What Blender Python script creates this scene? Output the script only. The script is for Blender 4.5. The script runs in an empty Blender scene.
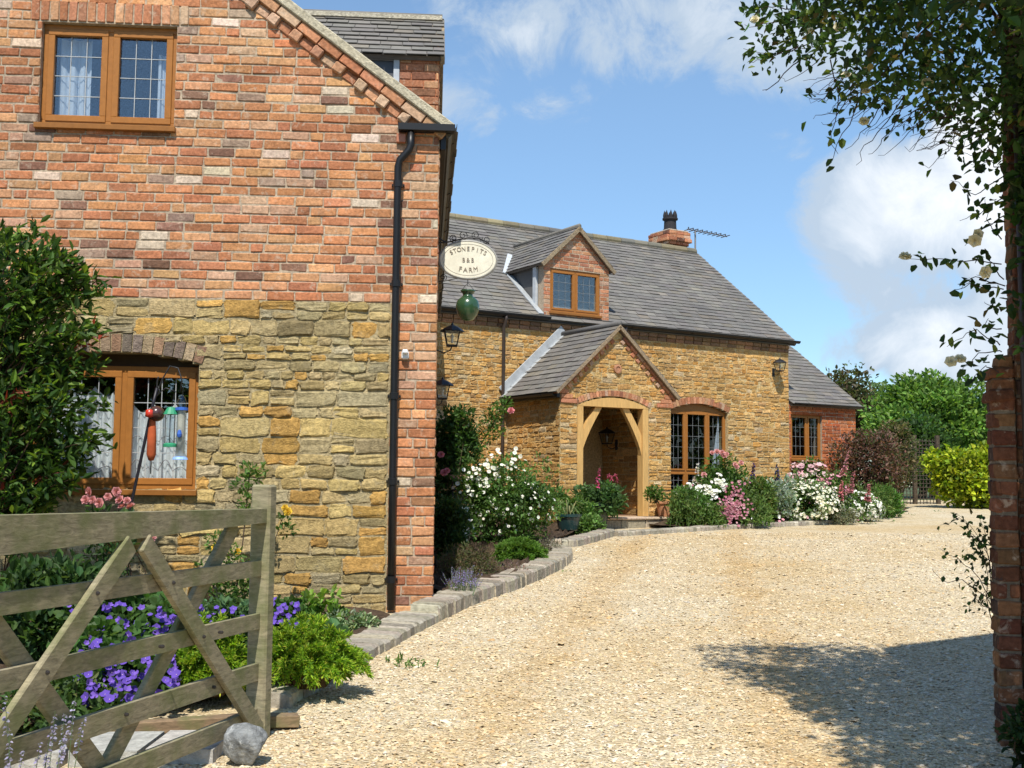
import bpy, math, random
import numpy as np
from mathutils import Matrix, Vector
random.seed(7); RNG = np.random.default_rng(11)
R = math.radians
S = bpy.context.scene
COL = S.collection

# ------------------------------------------------------------------ camera
EYE = 1.45; FPX = 1150.0
PITCH, ROLL = R(4.9), R(0.55)
cam = bpy.data.objects.new('camera', bpy.data.cameras.new('camera')); COL.objects.link(cam)
cam.matrix_world = Matrix.Translation((0, 0, EYE)) @ Matrix.Rotation(math.pi/2 + PITCH, 4, 'X') @ Matrix.Rotation(ROLL, 4, 'Z')
cam.data.sensor_width = 36.0; cam.data.lens = 36.0*FPX/1024.0
cam.data.clip_start = 0.05; cam.data.clip_end = 2000
S.camera = cam
S.render.resolution_x, S.render.resolution_y = 1024, 768

# ------------------------------------------------------------------ light
SUN_EL, SUN_DIR = R(56), (-0.06, -1.0)          # horizontal direction towards the sun
S.view_settings.view_transform = 'Standard'; S.view_settings.look = 'None'
S.view_settings.gamma = 1.0; S.view_settings.use_curve_mapping = False
S.view_settings.exposure = 0.50
sun = bpy.data.objects.new('sun', bpy.data.lights.new('sun', 'SUN')); COL.objects.link(sun)
h = math.hypot(*SUN_DIR)
sv = Vector((SUN_DIR[0]/h*math.cos(SUN_EL), SUN_DIR[1]/h*math.cos(SUN_EL), math.sin(SUN_EL)))
sun.rotation_euler = sv.to_track_quat('Z', 'Y').to_euler()
sun.data.energy = 4.3; sun.data.angle = R(0.53); sun.data.color = (1.0, 0.95, 0.86)

# pixel of the photograph -> direction / place (survey helpers)
def _rx(a): c, s = math.cos(a), math.sin(a); return np.array([[1,0,0],[0,c,-s],[0,s,c]])
def _rz(a): c, s = math.cos(a), math.sin(a); return np.array([[c,-s,0],[s,c,0],[0,0,1]])
_M = _rx(math.pi/2+PITCH) @ _rz(ROLL)
def ray(x, y): return _M @ np.array([(x-512)/FPX, -(y-384)/FPX, -1.])
def at(x, y, Y): d = ray(x, y); return np.array([0,0,EYE]) + d*(Y/d[1])
GS = 0.031
def gz(Y): return GS*min(max(Y, -6), 36)

# ------------------------------------------------------------------ world: sky texture and clouds by direction
W = bpy.data.worlds.new('World'); S.world = W; W.use_nodes = True
nt = W.node_tree; nt.nodes.clear()
def N(t, typ, **kw):
    n = t.nodes.new(typ)
    for k, v in kw.items(): setattr(n, k, v)
    return n
def math_n(t, op, a, b=None, c=None, clamp=False):
    n = N(t, 'ShaderNodeMath', operation=op, use_clamp=clamp)
    for i, v in enumerate((a, b, c)):
        if v is None: continue
        if isinstance(v, (int, float)): n.inputs[i].default_value = v
        else: t.links.new(v, n.inputs[i])
    return n.outputs[0]
def ramp(t, fac, stops):
    r = N(t, 'ShaderNodeValToRGB'); t.links.new(fac, r.inputs[0]); el = r.color_ramp.elements
    while len(el) < len(stops): el.new(0.5)
    for e, (pos, c) in zip(el, stops): e.position = pos; e.color = (*c, 1) if len(c) == 3 else c
    return r.outputs[0]
sky = N(nt, 'ShaderNodeTexSky', sky_type='NISHITA'); sky.sun_disc = False
sky.sun_elevation = SUN_EL; sky.sun_rotation = math.atan2(SUN_DIR[0], SUN_DIR[1])
sky.altitude = 0; sky.air_density = 1.0; sky.dust_density = 0.05; sky.ozone_density = 4.0
bg = N(nt, 'ShaderNodeBackground'); bg.inputs[1].default_value = 0.115
tc = N(nt, 'ShaderNodeTexCoord'); sep = N(nt, 'ShaderNodeSeparateXYZ'); nt.links.new(tc.outputs['Generated'], sep.inputs[0])
ay = math_n(nt, 'ADD', math_n(nt, 'ABSOLUTE', sep.outputs[1]), 0.03)
ca = math_n(nt, 'DIVIDE', sep.outputs[0], ay); ce = math_n(nt, 'DIVIDE', sep.outputs[2], ay)
comb = N(nt, 'ShaderNodeCombineXYZ'); nt.links.new(ca, comb.inputs[0]); nt.links.new(ce, comb.inputs[1])
def noise(t, vec, scale, detail=6, rough=0.55, dist=0.0):
    n = N(t, 'ShaderNodeTexNoise'); n.inputs['Scale'].default_value = scale; n.inputs['Detail'].default_value = detail
    n.inputs['Roughness'].default_value = rough; n.inputs['Distortion'].default_value = dist
    if vec is not None: t.links.new(vec, n.inputs['Vector'])
    return n.outputs[0]
acc = None
for (px, py, rx, ry, st) in [(900,216,108,72,1.3),(985,200,90,100,1.3),(958,348,112,46,1.3),(1010,330,70,80,0.95),(650,34,260,66,0.62),(775,60,90,68,0.74),
                             (540,22,130,40,0.52),(775,155,36,24,0.52),(562,112,60,34,0.46),(455,125,60,40,0.46),(840,352,100,30,0.46),(900,290,95,55,0.66),(520,80,60,40,0.4)]:
    d = ray(px, py); a0, e0 = d[0]/d[1], d[2]/d[1]
    dx = math_n(nt, 'DIVIDE', math_n(nt, 'SUBTRACT', ca, a0), rx/FPX*1.25)
    dy = math_n(nt, 'DIVIDE', math_n(nt, 'SUBTRACT', ce, e0), ry/FPX*1.25)
    q = math_n(nt, 'ADD', math_n(nt, 'MULTIPLY', dx, dx), math_n(nt, 'MULTIPLY', dy, dy))
    b = math_n(nt, 'MULTIPLY', math_n(nt, 'POWER', math_n(nt, 'SUBTRACT', 1.0, q, clamp=True), 0.8), st)
    acc = b if acc is None else math_n(nt, 'MAXIMUM', acc, b)
n1 = noise(nt, comb.outputs[0], 12.0, 10, 0.66, 0.5)
n2 = noise(nt, comb.outputs[0], 5.0, 5, 0.55)
cov = math_n(nt, 'ADD', acc, math_n(nt, 'MULTIPLY', math_n(nt, 'SUBTRACT', n1, 0.5), 1.5))
cm = N(nt, 'ShaderNodeMapRange', interpolation_type='SMOOTHSTEP'); nt.links.new(cov, cm.inputs[0])
cm.inputs[1].default_value = 0.28; cm.inputs[2].default_value = 0.68; cm.inputs[3].default_value = 0.0; cm.inputs[4].default_value = 0.95
cr = N(nt, 'ShaderNodeValToRGB'); nt.links.new(math_n(nt, 'ADD', math_n(nt, 'MULTIPLY', cov, 0.35), math_n(nt, 'MULTIPLY', n2, 0.75)), cr.inputs[0])
cr.color_ramp.elements[0].position = 0.58; cr.color_ramp.elements[0].color = (0.42, 0.51, 0.62, 1)
cr.color_ramp.elements[1].position = 0.92; cr.color_ramp.elements[1].color = (0.92, 0.93, 0.94, 1)
bgc = N(nt, 'ShaderNodeBackground'); nt.links.new(cr.outputs[0], bgc.inputs[0]); bgc.inputs[1].default_value = 0.92
mix = N(nt, 'ShaderNodeMixShader'); nt.links.new(cm.outputs[0], mix.inputs[0])
tint = N(nt, 'ShaderNodeMix', data_type='RGBA', blend_type='MULTIPLY'); tint.inputs[0].default_value = 1.0; nt.links.new(sky.outputs[0], tint.inputs[6]); hz = ramp(nt, math_n(nt, 'MULTIPLY', ce, 1.0, clamp=True), [(0.0, (0.68,0.77,0.84)), (0.10, (0.80,0.89,0.94)), (0.35, (1.18,1.20,1.13))]); nt.links.new(hz, tint.inputs[7]); nt.links.new(tint.outputs[2], bg.inputs[0]); nt.links.new(bg.outputs[0], mix.inputs[1]); nt.links.new(bgc.outputs[0], mix.inputs[2])
wo = N(nt, 'ShaderNodeOutputWorld'); nt.links.new(mix.outputs[0], wo.inputs[0])

# ------------------------------------------------------------------ materials
def new_mat(name):
    m = bpy.data.materials.new(name); m.use_nodes = True; t = m.node_tree; t.nodes.clear()
    o = N(t, 'ShaderNodeOutputMaterial'); p = N(t, 'ShaderNodeBsdfPrincipled'); t.links.new(p.outputs[0], o.inputs[0])
    return m, t, p, o
def rgbmul(t, col, fac):
    n = N(t, 'ShaderNodeMix', data_type='RGBA', blend_type='MULTIPLY'); n.inputs[0].default_value = 1.0
    t.links.new(col, n.inputs[6]); t.links.new(fac, n.inputs[7]); return n.outputs[2]
def objco(t): return N(t, 'ShaderNodeTexCoord').outputs['Object']
def mat_attr(name, rough=0.85, nscale=30, lo=0.7, hi=1.15, bump=0.3, bscale=60, bdist=0.01, spec=0.25, big=None, metal=0.0, coat=0.0, bloom=None):
    """colour from the mesh attribute, broken up by noise"""
    m, t, p, o = new_mat(name)
    a = N(t, 'ShaderNodeVertexColor', layer_name='Col'); co = objco(t)
    f = ramp(t, noise(t, co, nscale, 7, 0.62), [(0.3, (lo,)*3), (0.7, (hi,)*3)])
    c = rgbmul(t, a.outputs[0], f)
    if big:
        f2 = ramp(t, noise(t, co, big[0], 4, 0.6), [(0.35, big[1]), (0.65, big[2])]); c = rgbmul(t, c, f2)
    if bloom:                                   # lime, lichen or grime in patches: (scale, threshold lo, hi, strength, colour)
        for (sc_, lo_, hi_, st_, cl_) in bloom:
            mx = N(t, 'ShaderNodeMix', data_type='RGBA'); t.links.new(ramp(t, noise(t, co, sc_, 7, 0.68, 0.4), [(lo_, (0,0,0)), (hi_, (st_,)*3)]), mx.inputs[0])
            t.links.new(c, mx.inputs[6]); mx.inputs[7].default_value = (*cl_, 1); c = mx.outputs[2]
    t.links.new(c, p.inputs['Base Color']); p.inputs['Roughness'].default_value = rough
    p.inputs['Specular IOR Level'].default_value = spec; p.inputs['Metallic'].default_value = metal; p.inputs['Coat Weight'].default_value = coat
    if bump:
        b = N(t, 'ShaderNodeBump'); b.inputs['Strength'].default_value = bump; b.inputs['Distance'].default_value = bdist
        t.links.new(noise(t, co, bscale, 8, 0.65), b.inputs['Height']); t.links.new(b.outputs[0], p.inputs['Normal'])
    return m
M = {}
M['brick'] = mat_attr('brick', 0.92, 38, 0.62, 1.25, 0.55, 55, 0.012, 0.15, big=(1.3, (0.84,0.83,0.82), (1.08,1.08,1.06)), bloom=[(13, 0.56, 0.68, 0.55, (0.56,0.45,0.34)), (5.5, 0.58, 0.75, 0.35, (0.20,0.15,0.11))])
M['stone'] = mat_attr('ironstone', 0.95, 30, 0.55, 1.28, 0.9, 70, 0.018, 0.12, big=(0.9, (0.84,0.84,0.82), (1.1,1.08,1.02)), bloom=[(9, 0.56, 0.72, 0.45, (0.36,0.32,0.22)), (16, 0.62, 0.72, 0.4, (0.52,0.44,0.29))])
M['slate'] = mat_attr('slate', 0.72, 14, 0.87, 1.11, 0.3, 40, 0.006, 0.3, big=(0.7, (0.84,0.84,0.85), (1.1,1.09,1.06)), bloom=[(6, 0.62, 0.74, 0.3, (0.24,0.21,0.13))])
M['setts'] = mat_attr('stone_setts', 0.92, 22, 0.6, 1.2, 0.7, 30, 0.02, 0.15)
M['plastic'] = mat_attr('black_plastic', 0.42, 8, 0.85, 1.1, 0.05, 20, 0.002, 0.4)
M['paint'] = mat_attr('painted_metal', 0.45, 12, 0.85, 1.1, 0.08, 30, 0.002, 0.4)
M['lead'] = mat_attr('lead', 0.5, 9, 0.8, 1.12, 0.15, 14, 0.01, 0.5)
M['pot'] = mat_attr('glazed_pot', 0.25, 6, 0.75, 1.2, 0.05, 20, 0.003, 0.5, coat=0.4)
M['terracotta'] = mat_attr('terracotta', 0.85, 12, 0.75, 1.15, 0.2, 40, 0.004, 0.2)
M['cloth'] = mat_attr('net_curtain', 0.9, 20, 0.9, 1.05, 0.0)
M['soil'] = mat_attr('soil', 0.97, 12, 0.5, 1.4, 1.0, 18, 0.04, 0.1)
M['bark'] = mat_attr('bark', 0.95, 18, 0.6, 1.3, 0.8, 30, 0.02, 0.1)
M['rock'] = mat_attr('rock', 0.9, 22, 0.4, 1.4, 1.0, 30, 0.03, 0.2, bloom=[(26, 0.55, 0.66, 0.7, (0.55,0.56,0.54)), (18, 0.6, 0.7, 0.5, (0.10,0.10,0.09))])

def mat_wood(name, stretch, rough=0.75, scale=6.0, lo=0.6, hi=1.2, green=None, bump=0.35):
    m, t, p, o = new_mat(name)
    a = N(t, 'ShaderNodeVertexColor', layer_name='Col'); co = objco(t)
    mp = N(t, 'ShaderNodeMapping'); mp.inputs['Scale'].default_value = stretch; t.links.new(co, mp.inputs[0])
    g = noise(t, mp.outputs[0], scale, 8, 0.65, 0.6)
    c = rgbmul(t, a.outputs[0], ramp(t, g, [(0.28, (lo,)*3), (0.72, (hi,)*3)]))
    if green:
        mx = N(t, 'ShaderNodeMix', data_type='RGBA'); t.links.new(ramp(t, noise(t, co, 5.5, 5, 0.6), [(0.42, (0,0,0)), (0.64, (0.7,)*3)]), mx.inputs[0])
        t.links.new(c, mx.inputs[6]); mx.inputs[7].default_value = (*green, 1); c = mx.outputs[2]
    t.links.new(c, p.inputs['Base Color']); p.inputs['Roughness'].default_value = rough; p.inputs['Specular IOR Level'].default_value = 0.25
    b = N(t, 'ShaderNodeBump'); b.inputs['Strength'].default_value = bump; b.inputs['Distance'].default_value = 0.006
    t.links.new(g, b.inputs['Height']); t.links.new(b.outputs[0], p.inputs['Normal'])
    return m
M['gate'] = mat_wood('weathered_gate_wood', (3, 3, 14), 0.9, 5, 0.45, 1.3, green=(0.13, 0.15, 0.05))
M['oak'] = mat_wood('oak', (9, 9, 1.2), 0.6, 3.5, 0.75, 1.15, bump=0.2)
M['frame'] = mat_wood('brown_window_frame', (3, 3, 3), 0.42, 6, 0.85, 1.1, bump=0.08)

def mat_leaf(name, trans=0.35, rough=0.5, spec=0.35, lo=0.75, hi=1.2):
    m, t, p, o = new_mat(name)
    a = N(t, 'ShaderNodeVertexColor', layer_name='Col'); co = objco(t)
    c = rgbmul(t, a.outputs[0], ramp(t, noise(t, co, 2.5, 4, 0.6), [(0.3, (lo,)*3), (0.7, (hi,)*3)]))
    t.links.new(c, p.inputs['Base Color']); p.inputs['Roughness'].default_value = rough; p.inputs['Specular IOR Level'].default_value = spec
    tr = N(t, 'ShaderNodeBsdfTranslucent')
    br = N(t, 'ShaderNodeMix', data_type='RGBA', blend_type='MULTIPLY'); br.inputs[0].default_value = 1.0
    t.links.new(c, br.inputs[6]); br.inputs[7].default_value = (1.25, 1.25, 0.6, 1); t.links.new(br.outputs[2], tr.inputs[0])
    mx = N(t, 'ShaderNodeMixShader'); mx.inputs[0].default_value = trans
    t.links.new(p.outputs[0], mx.inputs[1]); t.links.new(tr.outputs[0], mx.inputs[2]); t.links.new(mx.outputs[0], o.inputs[0])
    return m
M['leaf'] = mat_leaf('leaves', 0.45, 0.55, 0.3, 1.2, 1.9)
M['petal'] = mat_leaf('petals', 0.25, 0.7, 0.15, 0.95, 1.05)

def mat_glass(name, refl, tint):
    m, t, p, o = new_mat(name); t.nodes.remove(p)
    g = N(t, 'ShaderNodeBsdfGlossy'); g.inputs['Roughness'].default_value = 0.01; g.inputs[0].default_value = (0.95, 0.97, 1, 1)
    tr = N(t, 'ShaderNodeBsdfTransparent'); tr.inputs[0].default_value = (*tint, 1)
    fr = N(t, 'ShaderNodeLayerWeight'); fr.inputs[0].default_value = 0.5
    f = math_n(t, 'ADD', math_n(t, 'MULTIPLY', math_n(t, 'POWER', fr.outputs[1], 5.0), 0.9), refl, clamp=True)
    mx = N(t, 'ShaderNodeMixShader'); t.links.new(f, mx.inputs[0]); t.links.new(tr.outputs[0], mx.inputs[1]); t.links.new(g.outputs[0], mx.inputs[2])
    b = N(t, 'ShaderNodeBump'); b.inputs['Strength'].default_value = 0.06; b.inputs['Distance'].default_value = 0.01
    t.links.new(noise(t, objco(t), 3.0, 2, 0.5), b.inputs['Height']); t.links.new(b.outputs[0], g.inputs['Normal'])
    t.links.new(mx.outputs[0], o.inputs[0]); return m
M['glass'] = mat_glass('window_glass', 0.09, (0.95, 0.97, 0.97)); M['dark_glass'] = mat_glass('old_window_glass', 0.03, (0.8, 0.83, 0.85))
M['clear'] = mat_glass('clear_plastic', 0.05, (0.85, 0.9, 0.93))

def tracks(t, c):
    """two worn ochre wheel tracks curving up the drive"""
    co = objco(t); sp = N(t, 'ShaderNodeSeparateXYZ'); t.links.new(co, sp.inputs[0])
    wob = math_n(t, 'MULTIPLY', math_n(t, 'SUBTRACT', noise(t, co, 0.9, 4, 0.6), 0.5), 0.9)
    d = math_n(t, 'ADD', math_n(t, 'SUBTRACT', sp.outputs[0], math_n(t, 'MULTIPLY', math_n(t, 'SUBTRACT', sp.outputs[1], 6.5), 0.17)), wob)
    def band(o, w): q = math_n(t, 'DIVIDE', math_n(t, 'SUBTRACT', d, o), w); return math_n(t, 'SUBTRACT', 1.0, math_n(t, 'MULTIPLY', q, q), clamp=True)
    k = math_n(t, 'MAXIMUM', band(0.0, 0.30), band(1.5, 0.26))
    k = math_n(t, 'MULTIPLY', math_n(t, 'MULTIPLY', k, noise(t, co, 2.6, 5, 0.7)), 0.72, clamp=True)
    mx = N(t, 'ShaderNodeMix', data_type='RGBA', blend_type='MULTIPLY'); t.links.new(k, mx.inputs[0]); t.links.new(c, mx.inputs[6]); mx.inputs[7].default_value = (0.86, 0.70, 0.46, 1); return mx.outputs[2]
def mat_gravel():
    m, t, p, o = new_mat('gravel')
    co = objco(t)
    v = N(t, 'ShaderNodeTexVoronoi'); v.inputs['Scale'].default_value = 52; t.links.new(co, v.inputs[0])
    vs = N(t, 'ShaderNodeSeparateColor'); t.links.new(v.outputs['Color'], vs.inputs[0])
    c = ramp(t, vs.outputs[0], [(0.0, (0.42,0.335,0.21)), (0.22, (0.53,0.44,0.29)), (0.6, (0.60,0.51,0.355)), (0.9, (0.67,0.60,0.46))])
    big = ramp(t, noise(t, co, 0.55, 5, 0.6), [(0.35, (0.95,0.84,0.66)), (0.62, (1.06,1.06,1.06))])
    c = rgbmul(t, c, big)
    mid = ramp(t, noise(t, co, 6, 6, 0.7), [(0.3, (0.8,0.78,0.74)), (0.65, (1.08,1.08,1.08))])
    c = tracks(t, rgbmul(t, c, mid))
    t.links.new(c, p.inputs['Base Color']); p.inputs['Roughness'].default_value = 0.95; p.inputs['Specular IOR Level'].default_value = 0.15
    b = N(t, 'ShaderNodeBump'); b.inputs['Strength'].default_value = 0.9; b.inputs['Distance'].default_value = 0.02; b.invert = True
    t.links.new(v.outputs['Distance'], b.inputs['Height']); t.links.new(b.outputs[0], p.inputs['Normal'])
    return m
M['gravel'] = mat_gravel()
M['pebble'] = mat_attr('pebbles', 0.92, 30, 0.85, 1.1, 0.2, 80, 0.004, 0.15, big=(0.5, (0.93,0.82,0.65), (1.05,1.05,1.05)))
_t = M['pebble'].node_tree; _p = next(n for n in _t.nodes if n.type == 'BSDF_PRINCIPLED'); _src = _p.inputs['Base Color'].links[0].from_socket; _t.links.new(tracks(_t, _src), _p.inputs['Base Color'])
def mat_ground():
    m, t, p, o = new_mat('grass_ground'); co = objco(t)
    c = ramp(t, noise(t, co, 1.5, 8, 0.7), [(0.3, (0.03,0.055,0.012)), (0.7, (0.09,0.12,0.035))])
    t.links.new(c, p.inputs['Base Color']); p.inputs['Roughness'].default_value = 0.95; return m
M['ground'] = mat_ground()

# ------------------------------------------------------------------ mesh building
class Frame:
    def __init__(s, O, a, b, c=(0,0,1)): s.O, s.a, s.b, s.c = [np.array(v, float) for v in (O, a, b, c)]
    def pt(s, p):
        p = np.asarray(p, float); return s.O + p[..., 0:1]*s.a + p[..., 1:2]*s.b + p[..., 2:3]*s.c
WORLD = Frame((0,0,0), (1,0,0), (0,1,0))
class MB:
    def __init__(s): s.V, s.C, s.F, s.n = [], [], [], 0
    def add(s, v, faces, col):
        v = np.asarray(v, float).reshape(-1, 3); col = np.asarray(col, float)
        if col.ndim == 1: col = np.tile(col, (len(v), 1))
        s.V.append(v); s.C.append(col)
        for f in faces: s.F.append(np.asarray(f, int) + s.n)
        s.n += len(v)
    def build(s, name, mat, parent=None, base=None, smooth=False):
        base = np.zeros(3) if base is None else np.asarray(base, float)
        if parent is not None: base = np.array(parent['_base'])
        V = np.concatenate(s.V) - base; C = np.concatenate(s.C)
        me = bpy.data.meshes.new(name); me.vertices.add(len(V)); me.vertices.foreach_set('co', V.astype(np.float32).ravel())
        tot = np.concatenate([np.full(len(f), f.shape[1]) for f in s.F]); loops = np.concatenate([f.ravel() for f in s.F])
        me.loops.add(len(loops)); me.polygons.add(len(tot))
        me.loops.foreach_set('vertex_index', loops.astype(np.int32))
        st = np.concatenate([[0], np.cumsum(tot)[:-1]]).astype(np.int32)
        me.polygons.foreach_set('loop_start', st); me.polygons.foreach_set('loop_total', tot.astype(np.int32))
        me.polygons.foreach_set('use_smooth', np.full(len(tot), smooth))
        at_ = me.color_attributes.new('Col', 'FLOAT_COLOR', 'POINT')
        at_.data.foreach_set('color', np.concatenate([C, np.ones((len(C), 1))], 1).astype(np.float32).ravel())
        me.update(calc_edges=True); me.validate()
        o = bpy.data.objects.new(name, me); COL.objects.link(o); me.materials.append(M[mat] if isinstance(mat, str) else mat)
        if parent is not None: o.parent = parent
        else: o.location = base
        o['_base'] = list(base); return o
ALL_TAGGED = []
def thing(name, label, cat, loc, group=None):
    o = bpy.data.objects.new(name, None); COL.objects.link(o); o.location = loc; o.empty_display_size = 0.2
    o['_base'] = [float(q) for q in loc]; return tag(o, label, cat, group)
def tag(o, label, cat, group=None):
    o['label'] = label; o['category'] = cat
    if group: o['group'] = group
    return o
def structure(o): o['kind'] = 'structure'; return o
def stuff(o): o['kind'] = 'stuff'; return o

# bevelled box template
def _tmpl():
    corners = [(x, y, z) for x in (-1,1) for y in (-1,1) for z in (-1,1)]
    idx = {c: i for i, c in enumerate(corners)}
    sg = np.repeat(np.array(corners, float), 3, 0); full = np.tile(np.eye(3), (8, 1))
    pos = sg*(full + (1-full)*0.8)
    fs = {3: [], 4: []}
    def add(f):
        p = pos[f]; n = np.cross(p[1]-p[0], p[2]-p[0])
        if n @ p.mean(0) < 0: f = f[::-1]
        fs[len(f)].append(f)
    for a in range(3):
        p, q = [i for i in range(3) if i != a]
        for s in (-1, 1):
            f = []
            for (sp, sq) in ((-1,-1),(1,-1),(1,1),(-1,1)):
                c = [0]*3; c[a], c[p], c[q] = s, sp, sq; f.append(idx[tuple(c)]*3+a)
            add(f)
        for sp in (-1, 1):
            for sq in (-1, 1):
                c0, c1 = [0]*3, [0]*3; c0[a], c1[a] = -1, 1
                for c in (c0, c1): c[p], c[q] = sp, sq
                i0, i1 = idx[tuple(c0)]*3, idx[tuple(c1)]*3; add([i0+p, i1+p, i1+q, i0+q])
    for i in range(8): add([i*3, i*3+1, i*3+2])
    return sg, full, np.array(fs[4]), np.array(fs[3])
_SG, _FU, _F4, _F3 = _tmpl()
def boxes(mb, fr, arr, col, bev=0.004, jit=0.0):
    """arr rows s0,s1,o0,o1,z0,z1 in the frame"""
    arr = np.asarray(arr, float).reshape(-1, 6); n = len(arr)
    if not n: return
    lo, hi = arr[:, 0::2], arr[:, 1::2]; c = (lo+hi)/2; hf = np.abs(hi-lo)/2
    b = np.minimum(bev, hf.min(1, keepdims=True)*0.45)[:, None, :]
    loc = c[:, None, :] + _SG[None]*(hf[:, None, :] - (1-_FU)[None]*b)
    if jit:
        j = RNG.normal(0, jit, (n, 8, 3)); loc = loc + np.repeat(j, 3, 1)
    v = fr.pt(loc.reshape(-1, 3))
    if np.linalg.det(np.array([fr.a, fr.b, fr.c])) < 0: f4, f3 = _F4[:, ::-1], _F3[:, ::-1]
    else: f4, f3 = _F4, _F3
    off = (np.arange(n)*24)[:, None, None]
    col = np.asarray(col, float); col = np.repeat(col, 24, 0) if col.ndim == 2 else col
    mb.add(v, [(f4[None]+off).reshape(-1, 4), (f3[None]+off).reshape(-1, 3)], col)
def box(mb, fr, s0, s1, o0, o1, z0, z1, col, bev=0.004): boxes(mb, fr, [(s0, s1, o0, o1, z0, z1)], col, bev)
def hexa(mb, pts8, col):
    """8 points: bottom quad then top quad, each anticlockwise seen from above"""
    mb.add(pts8, [np.array([[3,2,1,0],[4,5,6,7],[0,1,5,4],[1,2,6,5],[2,3,7,6],[3,0,4,7]])], col)
def bar(mb, p, q, w, d, col, up=(0,0,1), bev=0.004):
    """square bar from p to q, w wide across, d along up"""
    p, q = np.array(p, float), np.array(q, float); L = np.linalg.norm(q-p); a = (q-p)/L
    b = np.cross(np.array(up, float), a); b /= np.linalg.norm(b); c = np.cross(a, b)
    boxes(mb, Frame(p, a, b, c), [(0, L, -w/2, w/2, -d/2, d/2)], col, bev)
def tube(mb, pts, r, col, n=8, cap=True):
    P = np.array(pts, float); k = len(P); r = np.broadcast_to(np.asarray(r, float), (k,))
    T = np.gradient(P, axis=0); T /= np.linalg.norm(T, axis=1, keepdims=True)+1e-9
    x = np.cross(T[0], (0,0,1)); 
    if np.linalg.norm(x) < 1e-3: x = np.cross(T[0], (0,1,0))
    x /= np.linalg.norm(x); rings = []
    ang = np.linspace(0, 2*np.pi, n, endpoint=False)
    for i in range(k):
        x = x - T[i]*(x@T[i]); x /= np.linalg.norm(x); y = np.cross(T[i], x)
        rings.append(P[i] + r[i]*(np.cos(ang)[:, None]*x + np.sin(ang)[:, None]*y))
    i = np.arange(k-1)[:, None]*n; j = np.arange(n)[None]; j2 = (j+1) % n
    f = np.stack([i+j, i+j2, i+n+j2, i+n+j], -1).reshape(-1, 4)
    fs = [f]
    if cap: fs += [np.arange(n)[::-1][None], (np.arange(n)+(k-1)*n)[None]]
    mb.add(np.concatenate(rings), fs, col)
def lathe(mb, C, prof, col, n=20, fr=None):
    prof = np.array(prof, float); k = len(prof); ang = np.linspace(0, 2*np.pi, n, endpoint=False)
    v = np.stack([np.outer(prof[:, 0], np.cos(ang)), np.outer(prof[:, 0], np.sin(ang)), np.repeat(prof[:, 1:2], n, 1)], -1).reshape(-1, 3)
    v = (v + np.array(C)) if fr is None else fr.pt(v + np.array(C))
    i = np.arange(k-1)[:, None]*n; j = np.arange(n)[None]; j2 = (j+1) % n
    f = np.stack([i+j, i+j2, i+n+j2, i+n+j], -1).reshape(-1, 4)
    fs = [f]
    if prof[0, 0] > 1e-6: fs.append(np.arange(n)[::-1][None])
    if prof[-1, 0] > 1e-6: fs.append((np.arange(n)+(k-1)*n)[None])
    mb.add(v, fs, col)
def ico(mb, C, rad, col, jit=0.0, sub=2, squash=(1,1,1)):
    import bmesh
    bm = bmesh.new(); bmesh.ops.create_icosphere(bm, subdivisions=sub, radius=1.0)
    v = np.array([q.co[:] for q in bm.verts]); f = np.array([[q.index for q in p.verts] for p in bm.faces]); bm.free()
    if jit: v = v*(1 + RNG.normal(0, jit, (len(v), 1)))
    mb.add(v*rad*np.array(squash) + np.array(C), [f], col)
def pick(pal, n, var=0.12):
    pal = np.array([p[:3] for p in pal], float) if True else None
    return pal
def cols(pal, n, var=0.12, hue=0.02):
    """pal: list of (r,g,b[,weight])"""
    w = np.array([p[3] if len(p) > 3 else 1.0 for p in pal]); P = np.array([p[:3] for p in pal], float)
    c = P[RNG.choice(len(P), n, p=w/w.sum())]
    return np.clip(c*(1+RNG.normal(0, var, (n, 1)))*(1+RNG.normal(0, hue, (n, 3))), 0.004, 0.9)

# ------------------------------------------------------------------ masonry
def intervals(v0, v1, bound, holes, s_only=False):
    a, b = bound((v0+v1)/2) if callable(bound) else bound
    out = [(a, b)]
    for hfun in holes:
        hh = hfun(v0, v1)
        if hh is None: continue
        new = []
        for (p, q) in out:
            if hh[1] <= p or hh[0] >= q: new.append((p, q)); continue
            if hh[0] > p: new.append((p, hh[0]))
            if hh[1] < q: new.append((hh[1], q))
        out = new
    return [(p, q) for p, q in out if q-p > 0.01]
def rect_hole(a, b, z0, z1, rise=0.0):
    """opening with an optional segmental arch of the given rise above z1"""
    hw, mid = (b-a)/2, (a+b)/2
    def f(v0, v1):
        vm = (v0+v1)/2
        if vm <= z0 or vm >= z1+rise: return None
        if vm <= z1: return (a, b)
        Rr = (hw*hw+rise*rise)/(2*rise); zc = z1+rise-Rr
        x = math.sqrt(max(Rr*Rr-(vm-zc)**2, 0)); return (mid-x, mid+x)
    return f
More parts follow.
